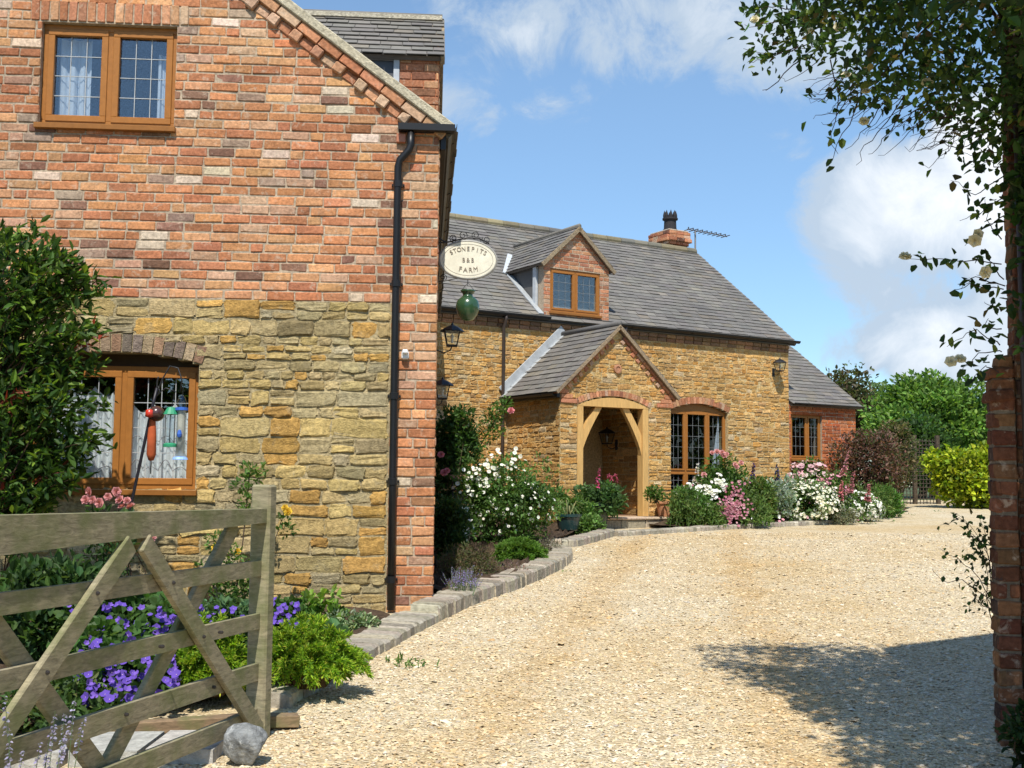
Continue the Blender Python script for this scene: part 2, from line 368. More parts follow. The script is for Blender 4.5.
def backing(mb, fr, v0, v1, bound, holes, T, col, breaks=(), step=0.05, o=0.0):
    """the solid mortar-coloured wall itself with true openings and reveals"""
    zs = sorted(set([v0, v1] + [b for b in breaks if v0 < b < v1]))
    lv = []
    for p, q in zip(zs[:-1], zs[1:]):
        k = max(1, int(round((q-p)/step))); lv += [p+(q-p)*i/k for i in range(k)]
    lv.append(v1)
    merged = []
    for p, q in zip(lv[:-1], lv[1:]):
        iv = intervals(p, q, bound, holes)
        if merged and merged[-1][2] == iv and not callable(bound): merged[-1][1] = q
        else: merged.append([p, q, iv])
    for p, q, iv in merged:
        for (a, b) in iv:
            a0 = a1 = a; b0 = b1 = b
            if callable(bound):
                (la, lb), (ha, hb) = bound(p), bound(q); am, bm_ = bound((p+q)/2)
                if abs(a-am) < 1e-9: a0, a1 = la, ha
                if abs(b-bm_) < 1e-9: b0, b1 = lb, hb
            hexa(mb, fr.pt(np.array([(a0,o-T,p),(b0,o-T,p),(b0,o,p),(a0,o,p),(a1,o-T,q),(b1,o-T,q),(b1,o,q),(a1,o,q)]))[[0,1,2,3,4,5,6,7]] if np.linalg.det(np.array([fr.a,fr.b,fr.c]))>0
                 else fr.pt(np.array([(b0,o-T,p),(a0,o-T,p),(a0,o,p),(b0,o,p),(b1,o-T,q),(a1,o-T,q),(a1,o,q),(b1,o,q)])), col)
BRICK = [(0.52,0.235,0.11,5),(0.47,0.195,0.095,4.5),(0.55,0.29,0.145,4.5),(0.50,0.30,0.19,2),(0.40,0.165,0.085,2.6),(0.25,0.13,0.09,1.3),(0.33,0.23,0.17,0.6),(0.60,0.48,0.36,0.6)]
BRICK2 = [(0.48,0.22,0.12,5),(0.43,0.18,0.095,4),(0.52,0.28,0.155,3),(0.33,0.15,0.09,1.5),(0.48,0.31,0.21,1.5)]
MORTAR = (0.44,0.35,0.255)
def bricks(mb, fr, v0, v1, bound, holes, L=0.245, H=0.086, J=0.0115, pal=BRICK, proud=0.008, deep=0.03):
    rows = int(round((v1-v0)/H)); H = (v1-v0)/rows; A = []
    for r in range(rows):
        p, q = v0+r*H, v0+(r+1)*H
        for (a, b) in intervals(p, q, bound, holes):
            x = a - RNG.uniform(0, L)*(0.8 if r % 2 else 0.3)
            while x < b:
                w = L if RNG.random() < 0.84 else L/2
                w *= RNG.uniform(0.97, 1.03)
                s0, s1 = max(x, a), min(x+w, b)
                if b-s1 < 0.05: s1 = b
                if s1-s0 > 0.035:
                    pr = proud*RNG.uniform(0.5, 1.3)
                    A.append((s0+J/2*(s0>a+1e-6), s1-J/2*(s1<b-1e-6), -deep, pr, p+J/2, q-J/2))
                x = s1 if s1 == b else x+w
                if s1 == b: break
    boxes(mb, fr, A, cols(pal, len(A), 0.13, 0.03), 0.007, 0.0022)
def stones(mb, fr, rects, pal, J=0.016, proud=(0.012, 0.03), var=0.13, rag=0.12, rnd=0.7):
    rects = np.asarray(rects, float); n = len(rects)
    if not n: return
    s0, s1, z0, z1 = [rects[:, i:i+1] for i in range(4)]
    s0, s1, z0, z1 = s0+J/2, s1-J/2, z0+J/2, z1-J/2
    Wd, Hh = s1-s0, z1-z0; k = 7
    e = np.minimum(np.minimum(0.02, Wd*0.2), Hh*0.2)
    def axis(lo, W_, e):
        m = [0*e, 0.25*e, e, W_*0.5, W_-e, W_-0.25*e, W_]; return lo + np.concatenate(m, 1)
    X, Z = axis(s0, Wd, e), axis(z0, Hh, e)
    X = np.repeat(X[:, None, :], k, 1); Z = np.repeat(Z[:, :, None], k, 2)
    dep = RNG.uniform(*proud, (n, 1, 1)); lv = np.array([-0.25, 0.7, 1, 1, 1, 0.7, -0.25])
    D = np.minimum(lv[None, :, None], lv[None, None, :])*dep
    # wobbly outline and lumpy face
    wob = RNG.normal(0, 1, (n, k, k))
    rag_ = np.zeros((k, k)); rag_[0] = rag_[-1] = 1; rag_[:, 0] = rag_[:, -1] = 1; rag_[1] = rag_[-2] = np.maximum(rag_[1], 0.8); rag_[:, 1] = rag_[:, -2] = np.maximum(rag_[:, 1], 0.8)
    X = X + RNG.normal(0, 1, (n, k, k))*e[:, :, None]*(0.12+rag*rag_); Z = Z + RNG.normal(0, 1, (n, k, k))*e[:, :, None]*(0.12+rag*rag_)
    cx, cz = s0[:, :, None]+Wd[:, :, None]/2, z0[:, :, None]+Hh[:, :, None]/2; cor = np.zeros((k, k)); cor[0,0]=cor[0,-1]=cor[-1,0]=cor[-1,-1]=1; cor[0,1]=cor[1,0]=cor[0,-2]=cor[-2,0]=cor[-1,1]=cor[1,-1]=cor[-1,-2]=cor[-2,-1]=0.4; cor[1,1]=cor[1,-2]=cor[-2,1]=cor[-2,-2]=0.6
    pull = cor[None]*RNG.uniform(0.1, 1.0, (n, k, k))*e[:, :, None]*rnd
    X = X - np.sign(X-cx)*pull; Z = Z - np.sign(Z-cz)*pull
    X = X + (Z-z0[:, :, None]-Hh[:, :, None]/2)*RNG.normal(0, 0.05, (n, 1, 1))
    Z = Z + (X-s0[:, :, None]-Wd[:, :, None]/2)*RNG.normal(0, 0.018, (n, 1, 1))
    D = D + wob*0.003*(D > 0) + ((X-cx)/Wd[:, :, None]*RNG.normal(0, 0.008, (n, 1, 1)) + (Z-cz)/Hh[:, :, None]*RNG.normal(-0.003, 0.006, (n, 1, 1)))*(D > 0)
    v = fr.pt(np.stack([X, D, Z], -1).reshape(-1, 3))
    i = np.arange(k-1); a = (i[:, None]*k+i[None]).ravel(); f = np.stack([a, a+1, a+k+1, a+k], 1)
    f = f if (np.cross(fr.a, fr.c) @ fr.b) > 0 else f[:, ::-1]
    f = (f[None] + (np.arange(n)*k*k)[:, None, None]).reshape(-1, 4)
    c = np.repeat(cols(pal, n, var, 0.012), k*k, 0)
    mb.add(v, [f], c)
def rubble(v0, v1, bound, holes, hr=(0.09, 0.2), wr=(1.2, 3.4), minw=0.05):
    out = []; z = v0
    while z < v1-1e-6:
        hh = RNG.uniform(*hr); 
        if v1-z-hh < hr[0]*0.7: hh = v1-z
        for (a, b) in intervals(z, z+hh, bound, holes):
            x = a
            while x < b-1e-6:
                w = hh*RNG.uniform(*wr); w = min(max(w, 0.12), 0.55)
                if b-x-w < 0.1: w = b-x
                if w < minw: break
                if hh > sum(hr)*0.5 and RNG.random() < 0.4:
                    m = hh*RNG.uniform(0.4, 0.6); k = RNG.uniform(0.35, 0.65)
                    if w > 0.3: out += [(x, x+w*k, z, z+m), (x+w*k, x+w, z, z+m)]
                    else: out += [(x, x+w, z, z+m)]
                    k = RNG.uniform(0.35, 0.65)
                    if w > 0.36: out += [(x, x+w*k, z+m, z+hh), (x+w*k, x+w, z+m, z+hh)]
                    else: out += [(x, x+w, z+m, z+hh)]
                else: out.append((x, x+w, z, z+hh))
                x += w
        z += hh
    return out
def voussoirs(mb, fr, a, b, z1, rise, thick, n, pal, o0=-0.06, o1=0.012, joint=0.12):
    hw, mid = (b-a)/2, (a+b)/2; Rr = (hw*hw+rise*rise)/(2*rise); zc = z1+rise-Rr; th = math.asin(hw/Rr)
    cs = cols(pal, n, 0.14)
    for i in range(n):
        t0 = -th+2*th*(i+joint/2)/n; t1 = -th+2*th*(i+1-joint/2)/n
        q = []
        for o in (o0, o1):
            for (t, rr) in ((t0, Rr), (t1, Rr), (t1, Rr+thick), (t0, Rr+thick)): q.append((mid+rr*math.sin(t), o, zc+rr*math.cos(t)))
        P = fr.pt(np.array(q)); c = P.mean(0)
        F = np.array([[0,1,2,3],[7,6,5,4],[0,4,5,1],[1,5,6,2],[2,6,7,3],[3,7,4,0]])
        out = []
        for f in F:
            nn = np.cross(P[f[1]]-P[f[0]], P[f[2]]-P[f[0]]); out.append(f if nn @ (P[f].mean(0)-c) > 0 else f[::-1])
        mb.add(P, [np.array(out)], cs[i])
def roof_slab(mb, fr, L, H, col, T=0.09):
    box(mb, fr, 0, L, -T, 0.0, 0, H, col, 0.002)
SLATE = [(0.16,0.15,0.137,4),(0.175,0.164,0.148,4),(0.147,0.138,0.128,3),(0.175,0.156,0.128,1.2),(0.20,0.18,0.15,0.5)]
def slates(mb, fr, L, H, w=0.26, g=0.17, pal=SLATE, eave=0.04):
    """frame: a along the eave, b off the roof, c up the slope"""
    rows = int(math.ceil((H+eave)/g)); A = []
    for r in range(rows):
        z0 = -eave+r*g; z1 = min(z0+g*1.35, H+0.02)
        x = -RNG.uniform(0, 0.05) - (w/2 if r % 2 else 0)
        while x < L:
            ww = w*RNG.uniform(0.9, 1.1); a, b = max(x, -0.03), min(x+ww, L+0.03)
            if b-a > 0.03: A.append((a+0.003, b-0.003, z0+RNG.normal(0, 0.004), z1))
            x += ww
    A = np.array(A); n = len(A); lift = RNG.uniform(0.016, 0.026, n); th = 0.009
    v = np.zeros((n, 8, 3))
    for k, (si, zi, top) in enumerate([(0,0,0),(1,0,0),(1,1,0),(0,1,0),(0,0,1),(1,0,1),(1,1,1),(0,1,1)]):
        v[:, k, 0] = A[:, si]; v[:, k, 2] = A[:, 2+zi]; v[:, k, 1] = (lift if zi == 0 else 0.001) + top*th
    f = np.array([[0,1,2,3],[7,6,5,4],[0,4,5,1],[1,5,6,2],[2,6,7,3],[3,7,4,0]])
    f = (f[None]+(np.arange(n)*8)[:, None, None]).reshape(-1, 4)
    if np.linalg.det(np.array([fr.a, fr.b, fr.c])) < 0: f = f[:, ::-1]
    mb.add(fr.pt(v.reshape(-1, 3)), [f], np.repeat(cols(pal, n, 0.055, 0.01), 8, 0))
OAKC = (0.335,0.135,0.030); BLACK = (0.008,0.008,0.009)
def window(fr, parent, s0, s1, z0, z1, o, lights, col=OAKC, grid=(3, 4), sill=True, transom=None, name='window', sash_pad=0.05, head=0.0, flat=False, depth=0.07, glass='glass'):
    lw = 0.0034 if fr is FL else 0.0026
    """frame, sashes, panes, leaded lattice. lights: list of (a,b) fractions. flat=True keeps everything one level under parent"""
    fw = 0.055; m = MB()
    box(m, fr, s0, s1, o-depth, o, z1-fw, z1+head, col); box(m, fr, s0, s1, o-depth, o+0.002, z0, z0+fw, col)
    zz = [(z0+fw, z1-fw)]
    xs = sorted(set([f for l in lights for f in l])); W_ = s1-s0
    for f in xs:
        x = s0+W_*f; a, b = (x-0.035, x+0.035)
        if f == 0: a, b = s0, s0+fw
        if f == 1: a, b = s1-fw, s1
        box(m, fr, a, b, o-depth+0.002, o-0.002, z0+fw, z1-fw, col)
    if transom:
        box(m, fr, s0+fw, s1-fw, o-depth+0.003, o-0.004, transom-0.035, transom+0.035, col); zz = [(z0+fw, transom-0.035), (transom+0.035, z1-fw)]
    w = m.build(name, 'frame', parent); par = parent if flat else w
    if sill:
        q = MB(); box(q, fr, s0-0.02, s1+0.02, o-depth, max(o+0.07, 0.055), z0-0.05, z0-0.002, (col[0]*0.8, col[1]*0.8, col[2]*0.8)); q.build('window_sill', 'frame', par)
    for (fa, fb) in lights:
        for (za, zb) in zz:
            a = s0+W_*fa+(fw if fa == 0 else 0.035); b = s0+W_*fb-(fw if fb == 1 else 0.035); p = sash_pad
            if p:
                q = MB(); box(q, fr, a-0.012, b+0.012, o-0.03, o+0.012, zb-p, zb+0.012, col); box(q, fr, a-0.012, b+0.012, o-0.03, o+0.012, za-0.012, za+p, col)
                box(q, fr, a-0.012, a+p, o-0.03, o+0.011, za+p, zb-p, col); box(q, fr, b-p, b+0.012, o-0.03, o+0.011, za+p, zb-p, col)
                q.build('sash', 'frame', par)
            q = MB(); box(q, fr, a+p, b-p, o-0.032, o-0.026, za+p, zb-p, (0.8,0.8,0.8), 0.0005); q.build('pane', glass, par)
            q = MB(); nx, nz = grid; A = []
            if zb-za < 0.5: nz = 2
            for i in range(1, nx): x = a+p+(b-a-2*p)*i/nx; A.append((x-lw, x+lw, o-0.025, o-0.021, za+p, zb-p))
            for i in range(1, nz): z = za+p+(zb-za-2*p)*i/nz; A.append((a+p, b-p, o-0.0245, o-0.0205, z-lw, z+lw))
            boxes(q, fr, A, (0.40,0.41,0.41) if lw > 0.003 else (0.26,0.27,0.27), 0.0005); q.build('lead_lattice', 'paint', par)
    return w
def wave_curtain(fr, parent, a, b, z0, z1, o, col=(0.72,0.74,0.76), waves=6, scallop=0.05):
    m = MB(); n = 60; x = np.linspace(a, b, n); y = o + 0.018*np.sin(np.linspace(0, waves*2*np.pi, n)) + 0.006*np.sin(np.linspace(0, 41, n))
    zt = z1 - scallop*np.abs(np.sin(np.linspace(0, 3*np.pi, n)))
    v = np.concatenate([np.stack([x, y, np.full(n, z0)], 1), np.stack([x, y+0.004, zt], 1)])
    i = np.arange(n-1); m.add(fr.pt(v), [np.stack([i, i+1, i+n+1, i+n], 1)], col)
    return m.build('net_curtain', 'cloth', parent, smooth=True)

# ------------------------------------------------------------------ plants
def unit(v): return v/(np.linalg.norm(v, axis=-1, keepdims=True)+1e-9)
def leaves(mb, P, D, size, col, wid=0.5, up=None, fold=0.18, droop=0.12):
    """pointed folded leaves: P base points, D directions"""
    n = len(P)
    if not n: return
    D = unit(D); size = np.broadcast_to(np.asarray(size, float), (n,))[:, None]
    hint = unit(RNG.normal(0, 1, (n, 3))*0.55 + np.array((0, 0, 1.0))) if up is None else up
    Sd = unit(np.cross(D, hint)); Nn = np.cross(Sd, D)
    w = size*wid*0.5
    pts = [P, P+D*size*0.38+Sd*w+Nn*w*fold*2, P+D*size*0.78+Sd*w*0.7+Nn*(w*fold-size*droop*0.5), P+D*size-Nn*size*droop,
           P+D*size*0.78-Sd*w*0.7+Nn*(w*fold-size*droop*0.5), P+D*size*0.38-Sd*w+Nn*w*fold*2]
    v = np.stack(pts, 1).reshape(-1, 3); b = np.arange(n)[:, None]*6
    f = np.concatenate([b+np.array([[0,1,2,3]]), b+np.array([[0,3,4,5]])])
    mb.add(v, [f], np.repeat(col, 6, 0))
def clumps(C, rad, nc, cr, seed_dir=None, shell=0.45, zmin=None):
    """clump centres inside an ellipsoid, biased to its outside"""
    d = unit(RNG.normal(0, 1, (nc*3, 3))); r = RNG.uniform(shell, 1.0, (nc*3, 1))**0.6
    lob = unit(RNG.normal(0, 1, (9, 3))); r = r*(0.80+0.34*np.max(np.clip((d @ lob.T-0.62)/0.38, 0, 1), 1, keepdims=True))
    p = np.array(C)+d*r*(np.array(rad)-cr*0.6)
    if zmin is not None: p = p[p[:, 2] > zmin]
    return p[:nc]
def foliage(mb, centers, cr, per, size, pal, wid=0.5, flat=0.75, out=0.7, var=0.16, zmin=None, upw=0.35):
    nc = len(centers); cr = np.broadcast_to(np.asarray(cr, float), (nc,))
    d = unit(RNG.normal(0, 1, (nc, per, 3))); r = RNG.uniform(0.25, 1.0, (nc, per, 1))**0.5
    P = centers[:, None]+d*r*cr[:, None, None]*np.array((1, 1, flat)); tint = 1+RNG.normal(0, 0.15, (nc, 1, 1))
    c = cols(pal, nc*per, var, 0.06).reshape(nc, per, 3)*tint
    D = d*out + RNG.normal(0, 0.6, d.shape)+np.array((0, 0, upw))
    P, D, c = P.reshape(-1, 3), D.reshape(-1, 3), c.reshape(-1, 3)
    if zmin is not None: k = P[:, 2] > zmin; P, D, c = P[k], D[k], c[k]
    leaves(mb, P, D, size*RNG.uniform(0.65, 1.3, len(P)), np.clip(c, 0.003, 0.9), wid)
    return P
def stems(mb, base, centers, r, col, sag=0.1, k=6):
    for c in centers:
        b = np.array(base)+RNG.normal(0, r*2, 3)*np.array((1, 1, 0)); t = np.linspace(0, 1, k)[:, None]
        bend = np.array((*(RNG.normal(0, 1, 2)*0.12*np.linalg.norm(c-b)), 0))
        p = b+(c-b)*t+bend*np.sin(t*math.pi)+np.array((0, 0, 1))*sag*np.sin(t*math.pi)*np.linalg.norm((c-b)[:2])
        tube(mb, p, r*(1-0.75*t[:, 0]), col, 5)
def petals(mb, P, D, size, col, n=5, cup=0.35, wid=0.75, center=None, csize=0.22, roll=0.0):
    """open flowers facing D"""
    m = len(P)
    if not m: return
    D = unit(np.asarray(D, float)); x = unit(np.cross(D, RNG.normal(0, 1, (m, 3)))); y = np.cross(D, x); size = np.broadcast_to(np.asarray(size, float), (m,))[:, None]/2
    col = np.asarray(col, float); col = np.tile(col, (m, 1)) if col.ndim == 1 else col
    for k in range(n):
        a = 2*math.pi*k/n+roll; e = math.cos(a)*x+math.sin(a)*y; s = -math.sin(a)*x+math.cos(a)*y
        w = size*math.pi/n*wid
        v = np.stack([P+e*size*0.06, P+e*size*0.6+s*w+D*size*cup*0.6, P+e*size+D*size*cup, P+e*size*0.6-s*w+D*size*cup*0.6], 1).reshape(-1, 3)
        mb.add(v, [np.arange(m)[:, None]*4+np.array([[0,1,2,3]])], np.repeat(col*(0.92+0.16*RNG.random((m, 1))), 4, 0))
    if center is not None:
        a = np.linspace(0, 2*np.pi, 6, endpoint=False)
        ring = P[:, None]+size[:, None]*csize*(np.cos(a)[None, :, None]*x[:, None]+np.sin(a)[None, :, None]*y[:, None])+(D*size*0.12)[:, None]
        mb.add(ring.reshape(-1, 3), [np.arange(m)[:, None]*6+np.arange(6)[None]], center)
def rose_mesh(size, col, seed=0):
    mb = MB(); P = np.zeros((1, 3)); D = np.array([[0, 0, 1.0]])
    for i, (s, c, n) in enumerate([(1.0, 0.25, 6), (0.8, 0.7, 6), (0.55, 1.3, 5), (0.3, 2.2, 4)]):
        petals(mb, P+np.array([[0, 0, 0.02*i*size]]), D, size*s, np.array(col)*(1-0.05*i), n, c, 1.15, roll=i*0.5)
    return mb
def add_blooms(parent, mbproto, name, pts, dirs, mat='petal', scale=(0.8, 1.2)):
    """each countable bloom is a part of its own, sharing one mesh"""
    first = None
    for p, d in zip(pts, dirs):
        if first is None: o = mbproto.build(name, mat, None); first = o
        else: o = first.copy(); COL.objects.link(o)
        o.parent = parent; b = np.array(parent['_base']); o.location = Vector(np.array(p)-b)
        o.rotation_euler = Vector(d).to_track_quat('Z', 'Y').to_euler(); s = random.uniform(*scale); o.scale = (s, s, s)
def spike(mb, base, top, r, col, n=26, green=(0.05,0.10,0.03), tip=0.25, stem_r=0.004, bloom_from=0.35):
    base, top = np.array(base, float), np.array(top, float)
    tube(mb, [base, (base+top)/2+RNG.normal(0, 0.01, 3), top], [stem_r, stem_r*0.8, stem_r*0.4], green, 5)
    t = RNG.uniform(bloom_from, 1.0, n); P = base+(top-base)*t[:, None]; a = RNG.uniform(0, 2*np.pi, n)
    D = np.stack([np.cos(a), np.sin(a), np.full(n, -0.15)], 1); rr = r*(1-(t-bloom_from)/(1-bloom_from)*(1-tip))
    leaves(mb, P, D, rr, cols([(*col, 1)], n, 0.15, 0.04), 0.8, fold=0.3)

# ================================================================== SETTING
# the ground: one sheet to the horizon, the gravel drive above it, soil in the beds
def sheet(name, mat, xs, ys, dz, col=(0.5,0.5,0.5)):
    m = MB(); nx, ny = len(xs), len(ys); X, Y = np.meshgrid(xs, ys)
    Z = np.array([gz(y) for y in ys])[:, None]*np.ones((1, nx))+dz
    i = (np.arange(ny-1)[:, None]*nx+np.arange(nx-1)[None]).ravel()
    m.add(np.stack([X, Y, Z], -1).reshape(-1, 3), [np.stack([i, i+1, i+nx+1, i+nx], 1)], col)
    return structure(m.build(name, mat))
sheet('ground', 'ground', [-400, -40, -12, 0, 12, 40, 400], [-60, -6, 0, 10, 20, 30, 36, 60, 400], -0.02)
sheet('gravel_drive', 'gravel', np.linspace(-9, 22, 40), np.linspace(-5, 34, 50), 0.0)

def poly_patch(mb, pts, dz, col, n=26, bump=0.03):
    """filled outline following the ground, lumpy"""
    P = np.array(pts, float); c = P.mean(0); k = len(P); rings = []
    for r in np.linspace(0, 1, n):
        q = c+(P-c)*r; z = np.array([gz(y) for y in q[:, 1]])+dz+RNG.normal(0, bump, k)*(r < 0.97)
        rings.append(np.concatenate([q, z[:, None]], 1))
    i = np.arange(n-1)[:, None]*k; j = np.arange(k)[None]; j2 = (j+1) % k
    mb.add(np.concatenate(rings), [np.stack([i+j, i+j2, i+k+j2, i+k+j], -1).reshape(-1, 4)], col)

# frames of the buildings ------------------------------------------------------
AZ = R(59); u = (math.sin(AZ), math.cos(AZ), 0); n_ = (math.cos(AZ), -math.sin(AZ), 0)
FM = Frame((-0.173, 22.272, 0), u, n_)                        # long farmhouse: s along the front, o towards the yard
A4 = R(4.3); wl = (math.cos(A4), math.sin(A4), 0); dl = (-math.sin(A4), math.cos(A4), 0); nl = (math.sin(A4), -math.cos(A4), 0)
C0 = np.array((-0.68, 10.19, 0.0))
FL = Frame(C0, wl, nl)                                        # gable of the near house
FS = Frame(C0, dl, wl)                                        # its long side towards the yard
STONE_L = [(0.45,0.345,0.165,4),(0.42,0.33,0.175,4),(0.47,0.35,0.15,3),(0.50,0.30,0.095,2.2),(0.38,0.31,0.175,2.5),(0.34,0.285,0.18,1.2),(0.50,0.42,0.27,0.8)]
STONE_M = [(0.56,0.335,0.125,5),(0.51,0.30,0.11,4),(0.58,0.375,0.16,4),(0.47,0.27,0.098,2.5),(0.54,0.285,0.085,2.0),(0.57,0.43,0.26,0.9),(0.41,0.25,0.11,1.0)]
MORT_L = (0.44,0.36,0.215); MORT_M = (0.60,0.46,0.25)
BROWN = [(0.26,0.19,0.13,3),(0.33,0.20,0.13,2),(0.20,0.16,0.13,2),(0.38,0.28,0.18,2)]

# ------------------------------------------------------------------ near house
H1 = thing('brick_house', 'near house with red brick gable above a rough stone lower wall', 'house', (C0[0], C0[1], 0.3))
G = 0.2; EV = 4.62; AP = -2.95; SL = 0.735; BAND = 3.035
def gab_bound(v):
    if v <= EV: return (-5.9, 0.0)
    return (2*AP+(v-EV)/SL, -(v-EV)/SL)
lowW = (-3.50, -2.07, 1.36, 2.40); upW = (-3.54, -2.36, 4.57, 5.50)
hl, hu = rect_hole(*lowW[:3], 2.46, rise=0.10), rect_hole(*upW)
m = MB(); backing(m, FL, G, BAND, (-5.9, -0.40), [hl], 0.32, MORT_L, (1.36, 2.40, 2.55), 0.03)
arch_l = rect_hole(lowW[0]-0.06, lowW[1]+0.06, 2.46, 2.52, 0.20)
stones(m, FL, rubble(G, BAND, (-5.9, -0.41), [hl, arch_l], (0.075, 0.175), (1.1, 3.0)), STONE_L, 0.011, (0.004, 0.020), 0.12, 0.36, 1.5)
m.build('stone_wall', 'stone', H1)
m = MB(); voussoirs(m, FL, lowW[0]-0.03, lowW[1]+0.03, 2.46, 0.10, 0.15, 17, BROWN, -0.2, 0.014); m.build('window_arch', 'stone', H1)
m = MB(); backing(m, FL, G, BAND, (-0.40, 0.0), [], 0.32, MORTAR); bricks(m, FL, G, BAND, (-0.40, 0.003), [], proud=0.012); m.build('brick_quoin', 'brick', H1)
m = MB(); backing(m, FL, BAND, AP*-SL+EV-0.02, gab_bound, [hu], 0.32, MORTAR, (EV, 4.57, 5.5), 0.043)
sol = rect_hole(upW[0]-0.10, upW[1]+0.10, 5.5, 5.70)
bricks(m, FL, BAND, AP*-SL+EV, gab_bound, [hu, sol])
k = 17; xs = np.linspace(upW[0]-0.10, upW[1]+0.10, k+1)
boxes(m, FL, [(xs[i]+0.006, xs[i+1]-0.006, -0.06, 0.012, 5.512, 5.69) for i in range(k)], cols(BRICK2, k), 0.005, 0.002)
m.build('brick_wall', 'brick', H1)
# long side, far gable and the hidden side close the house
m = MB(); backing(m, FS, G, EV, (0.33, 11.0), [], 0.3, MORTAR); bricks(m, FS, G, EV, (0.003, 8.6), []); m.build('side_wall', 'brick', H1)
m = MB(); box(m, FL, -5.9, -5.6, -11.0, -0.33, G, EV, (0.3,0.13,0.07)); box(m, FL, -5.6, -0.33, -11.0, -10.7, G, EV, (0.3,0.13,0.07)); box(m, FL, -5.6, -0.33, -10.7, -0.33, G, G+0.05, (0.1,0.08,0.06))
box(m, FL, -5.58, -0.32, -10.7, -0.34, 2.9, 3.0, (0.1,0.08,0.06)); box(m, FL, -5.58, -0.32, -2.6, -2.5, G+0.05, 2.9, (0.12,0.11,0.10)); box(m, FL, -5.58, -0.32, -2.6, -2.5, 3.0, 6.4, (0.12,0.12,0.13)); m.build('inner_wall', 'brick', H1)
# roof: right and left slopes
sn = math.sqrt(1+SL*SL); Ls = (-AP+0.12)*sn
def slope(right, oEnd):
    sgn = 1 if right else -1
    e = C0+np.array(FL.a)*(0.12 if right else 2*AP-0.12)+np.array(FL.b)*0.02+np.array((0, 0, EV+0.06-0.12*SL))
    up = unit(np.array(FL.a)*(-sgn)+np.array((0, 0, SL))); nr = unit(np.array(FL.a)*sgn*SL+np.array((0, 0, 1.0)))
    return Frame(e, dl, nr, up)
m = MB()
for rt in (True, False):
    f = slope(rt, 0); roof_slab(m, f, 11.2, Ls, (0.12,0.11,0.10), 0.06); slates(m, f, 11.2, Ls)
rf = m.build('roof', 'slate', H1)
m = MB(); a_ = FL.pt(np.array([(AP, 0.1, EV-AP*SL+0.1)]))[0]; b_ = FL.pt(np.array([(AP, -9.6, EV-AP*SL+0.1)]))[0]; tube(m, [a_, (a_+b_)/2, b_], 0.09, (0.2,0.17,0.12), 10); m.build('ridge_tiles', 'slate', rf, smooth=True)
# verge: mortar edge, brick course and dentils up both rakes
CREAM = (0.56,0.50,0.38)
for sg in (1, -1):
    mv, mbk, md = MB(), MB(), MB()
    e0 = FL.pt(np.array([(0.06 if sg > 0 else 2*AP-0.06, 0, EV-0.06*SL)]))[0]
    fr = Frame(e0, unit(np.array(FL.a)*-sg+np.array((0, 0, SL))), nl, unit(np.array(FL.a)*sg*SL+np.array((0, 0, 1.0))))
    L = (-AP+0.06)*sn
    box(mv, fr, -0.02, L, -0.025, 0.085, 0.03, 0.115, CREAM, 0.01)
    A = [(i*0.235+0.006, min((i+1)*0.235-0.006, L), -0.03, 0.06, -0.058, 0.028) for i in range(int(L/0.235)+1)]; boxes(mbk, fr, A, cols(BRICK2, len(A)), 0.005, 0.002)
    A = [(0.34+i*0.245, 0.34+i*0.245+0.1, -0.03, 0.055, -0.16, -0.064) for i in range(int((L-0.4)/0.245))]; boxes(md, fr, A, cols([(0.5,0.33,0.22,2),(0.46,0.24,0.14,2)], len(A)), 0.01, 0.004)
    A = [(0.34+i*0.245+0.105, 0.34+i*0.245+0.24, -0.03, 0.02, -0.155, -0.066) for i in range(int((L-0.4)/0.245))]; boxes(md, fr, A, cols(BRICK2, len(A)), 0.01, 0.003)
    mv.build('verge', 'stone', H1); mbk.build('verge_bricks', 'brick', H1); md.build('dentil_course', 'brick', H1)
# eaves, gutter, downpipe on the gable
m = MB(); box(m, FL, -0.37, 0.14, 0.02, 0.12, EV-0.035, EV+0.03, BLACK); box(m, FL, 0.012, 0.06, -8.9, 0.02, EV-0.18, EV+0.0, BLACK)
boxes(m, FL, [(-0.385, -0.30, -0.02, 0.05, EV-0.13, EV-0.05)], [(0.4,0.15,0.08)]); m.build('fascia', 'plastic', H1)
def gutter(parent, p, q, r=0.058, joints=1.0):
    m = MB(); p, q = np.array(p, float), np.array(q, float); L = np.linalg.norm(q-p); d = (q-p)/L
    s = unit(np.cross(d, (0,0,1))); a = np.linspace(-math.pi/2*1.05, math.pi/2*1.05, 9)
    for (p0, p1, rr, th) in [(p, q, r, 0.006)]+[(p+d*t, p+d*(t+0.05), r+0.007, 0.01) for t in np.arange(0.4, L, joints)]:
        oc = [(math.sin(t)*rr, -math.cos(t)*rr) for t in a]; ic = [(math.sin(t)*(rr-th), -math.cos(t)*(rr-th)) for t in a[::-1]]; prof = np.array(oc+ic); k = len(prof)
        v = np.concatenate([c+prof[:, :1]*s+prof[:, 1:]*np.array((0, 0, 1)) for c in (p0, p1)]); i = np.arange(k); j = (i+1) % k
        m.add(v, [np.stack([i, j, j+k, i+k], 1), i[::-1][None], (i+k)[None]], BLACK)
    return m.build('gutter', 'plastic', parent)
gutter(H1, FL.pt(np.array([(0.10, 0.1, EV+0.03)]))[0], FL.pt(np.array([(0.10, -8.6, EV+0.0)]))[0], 0.06, 0.62)
def pipe(parent, pts, r=0.034, col=BLACK, name='downpipe', brackets=True):
    m = MB(); P = [np.array(p, float) for p in pts]; tube(m, P, r, col, 12)
    o = m.build(name, 'plastic', parent, smooth=True)
    return o
X = lambda f, s, o, z: f.pt(np.array([(s, o, z)], float))[0]
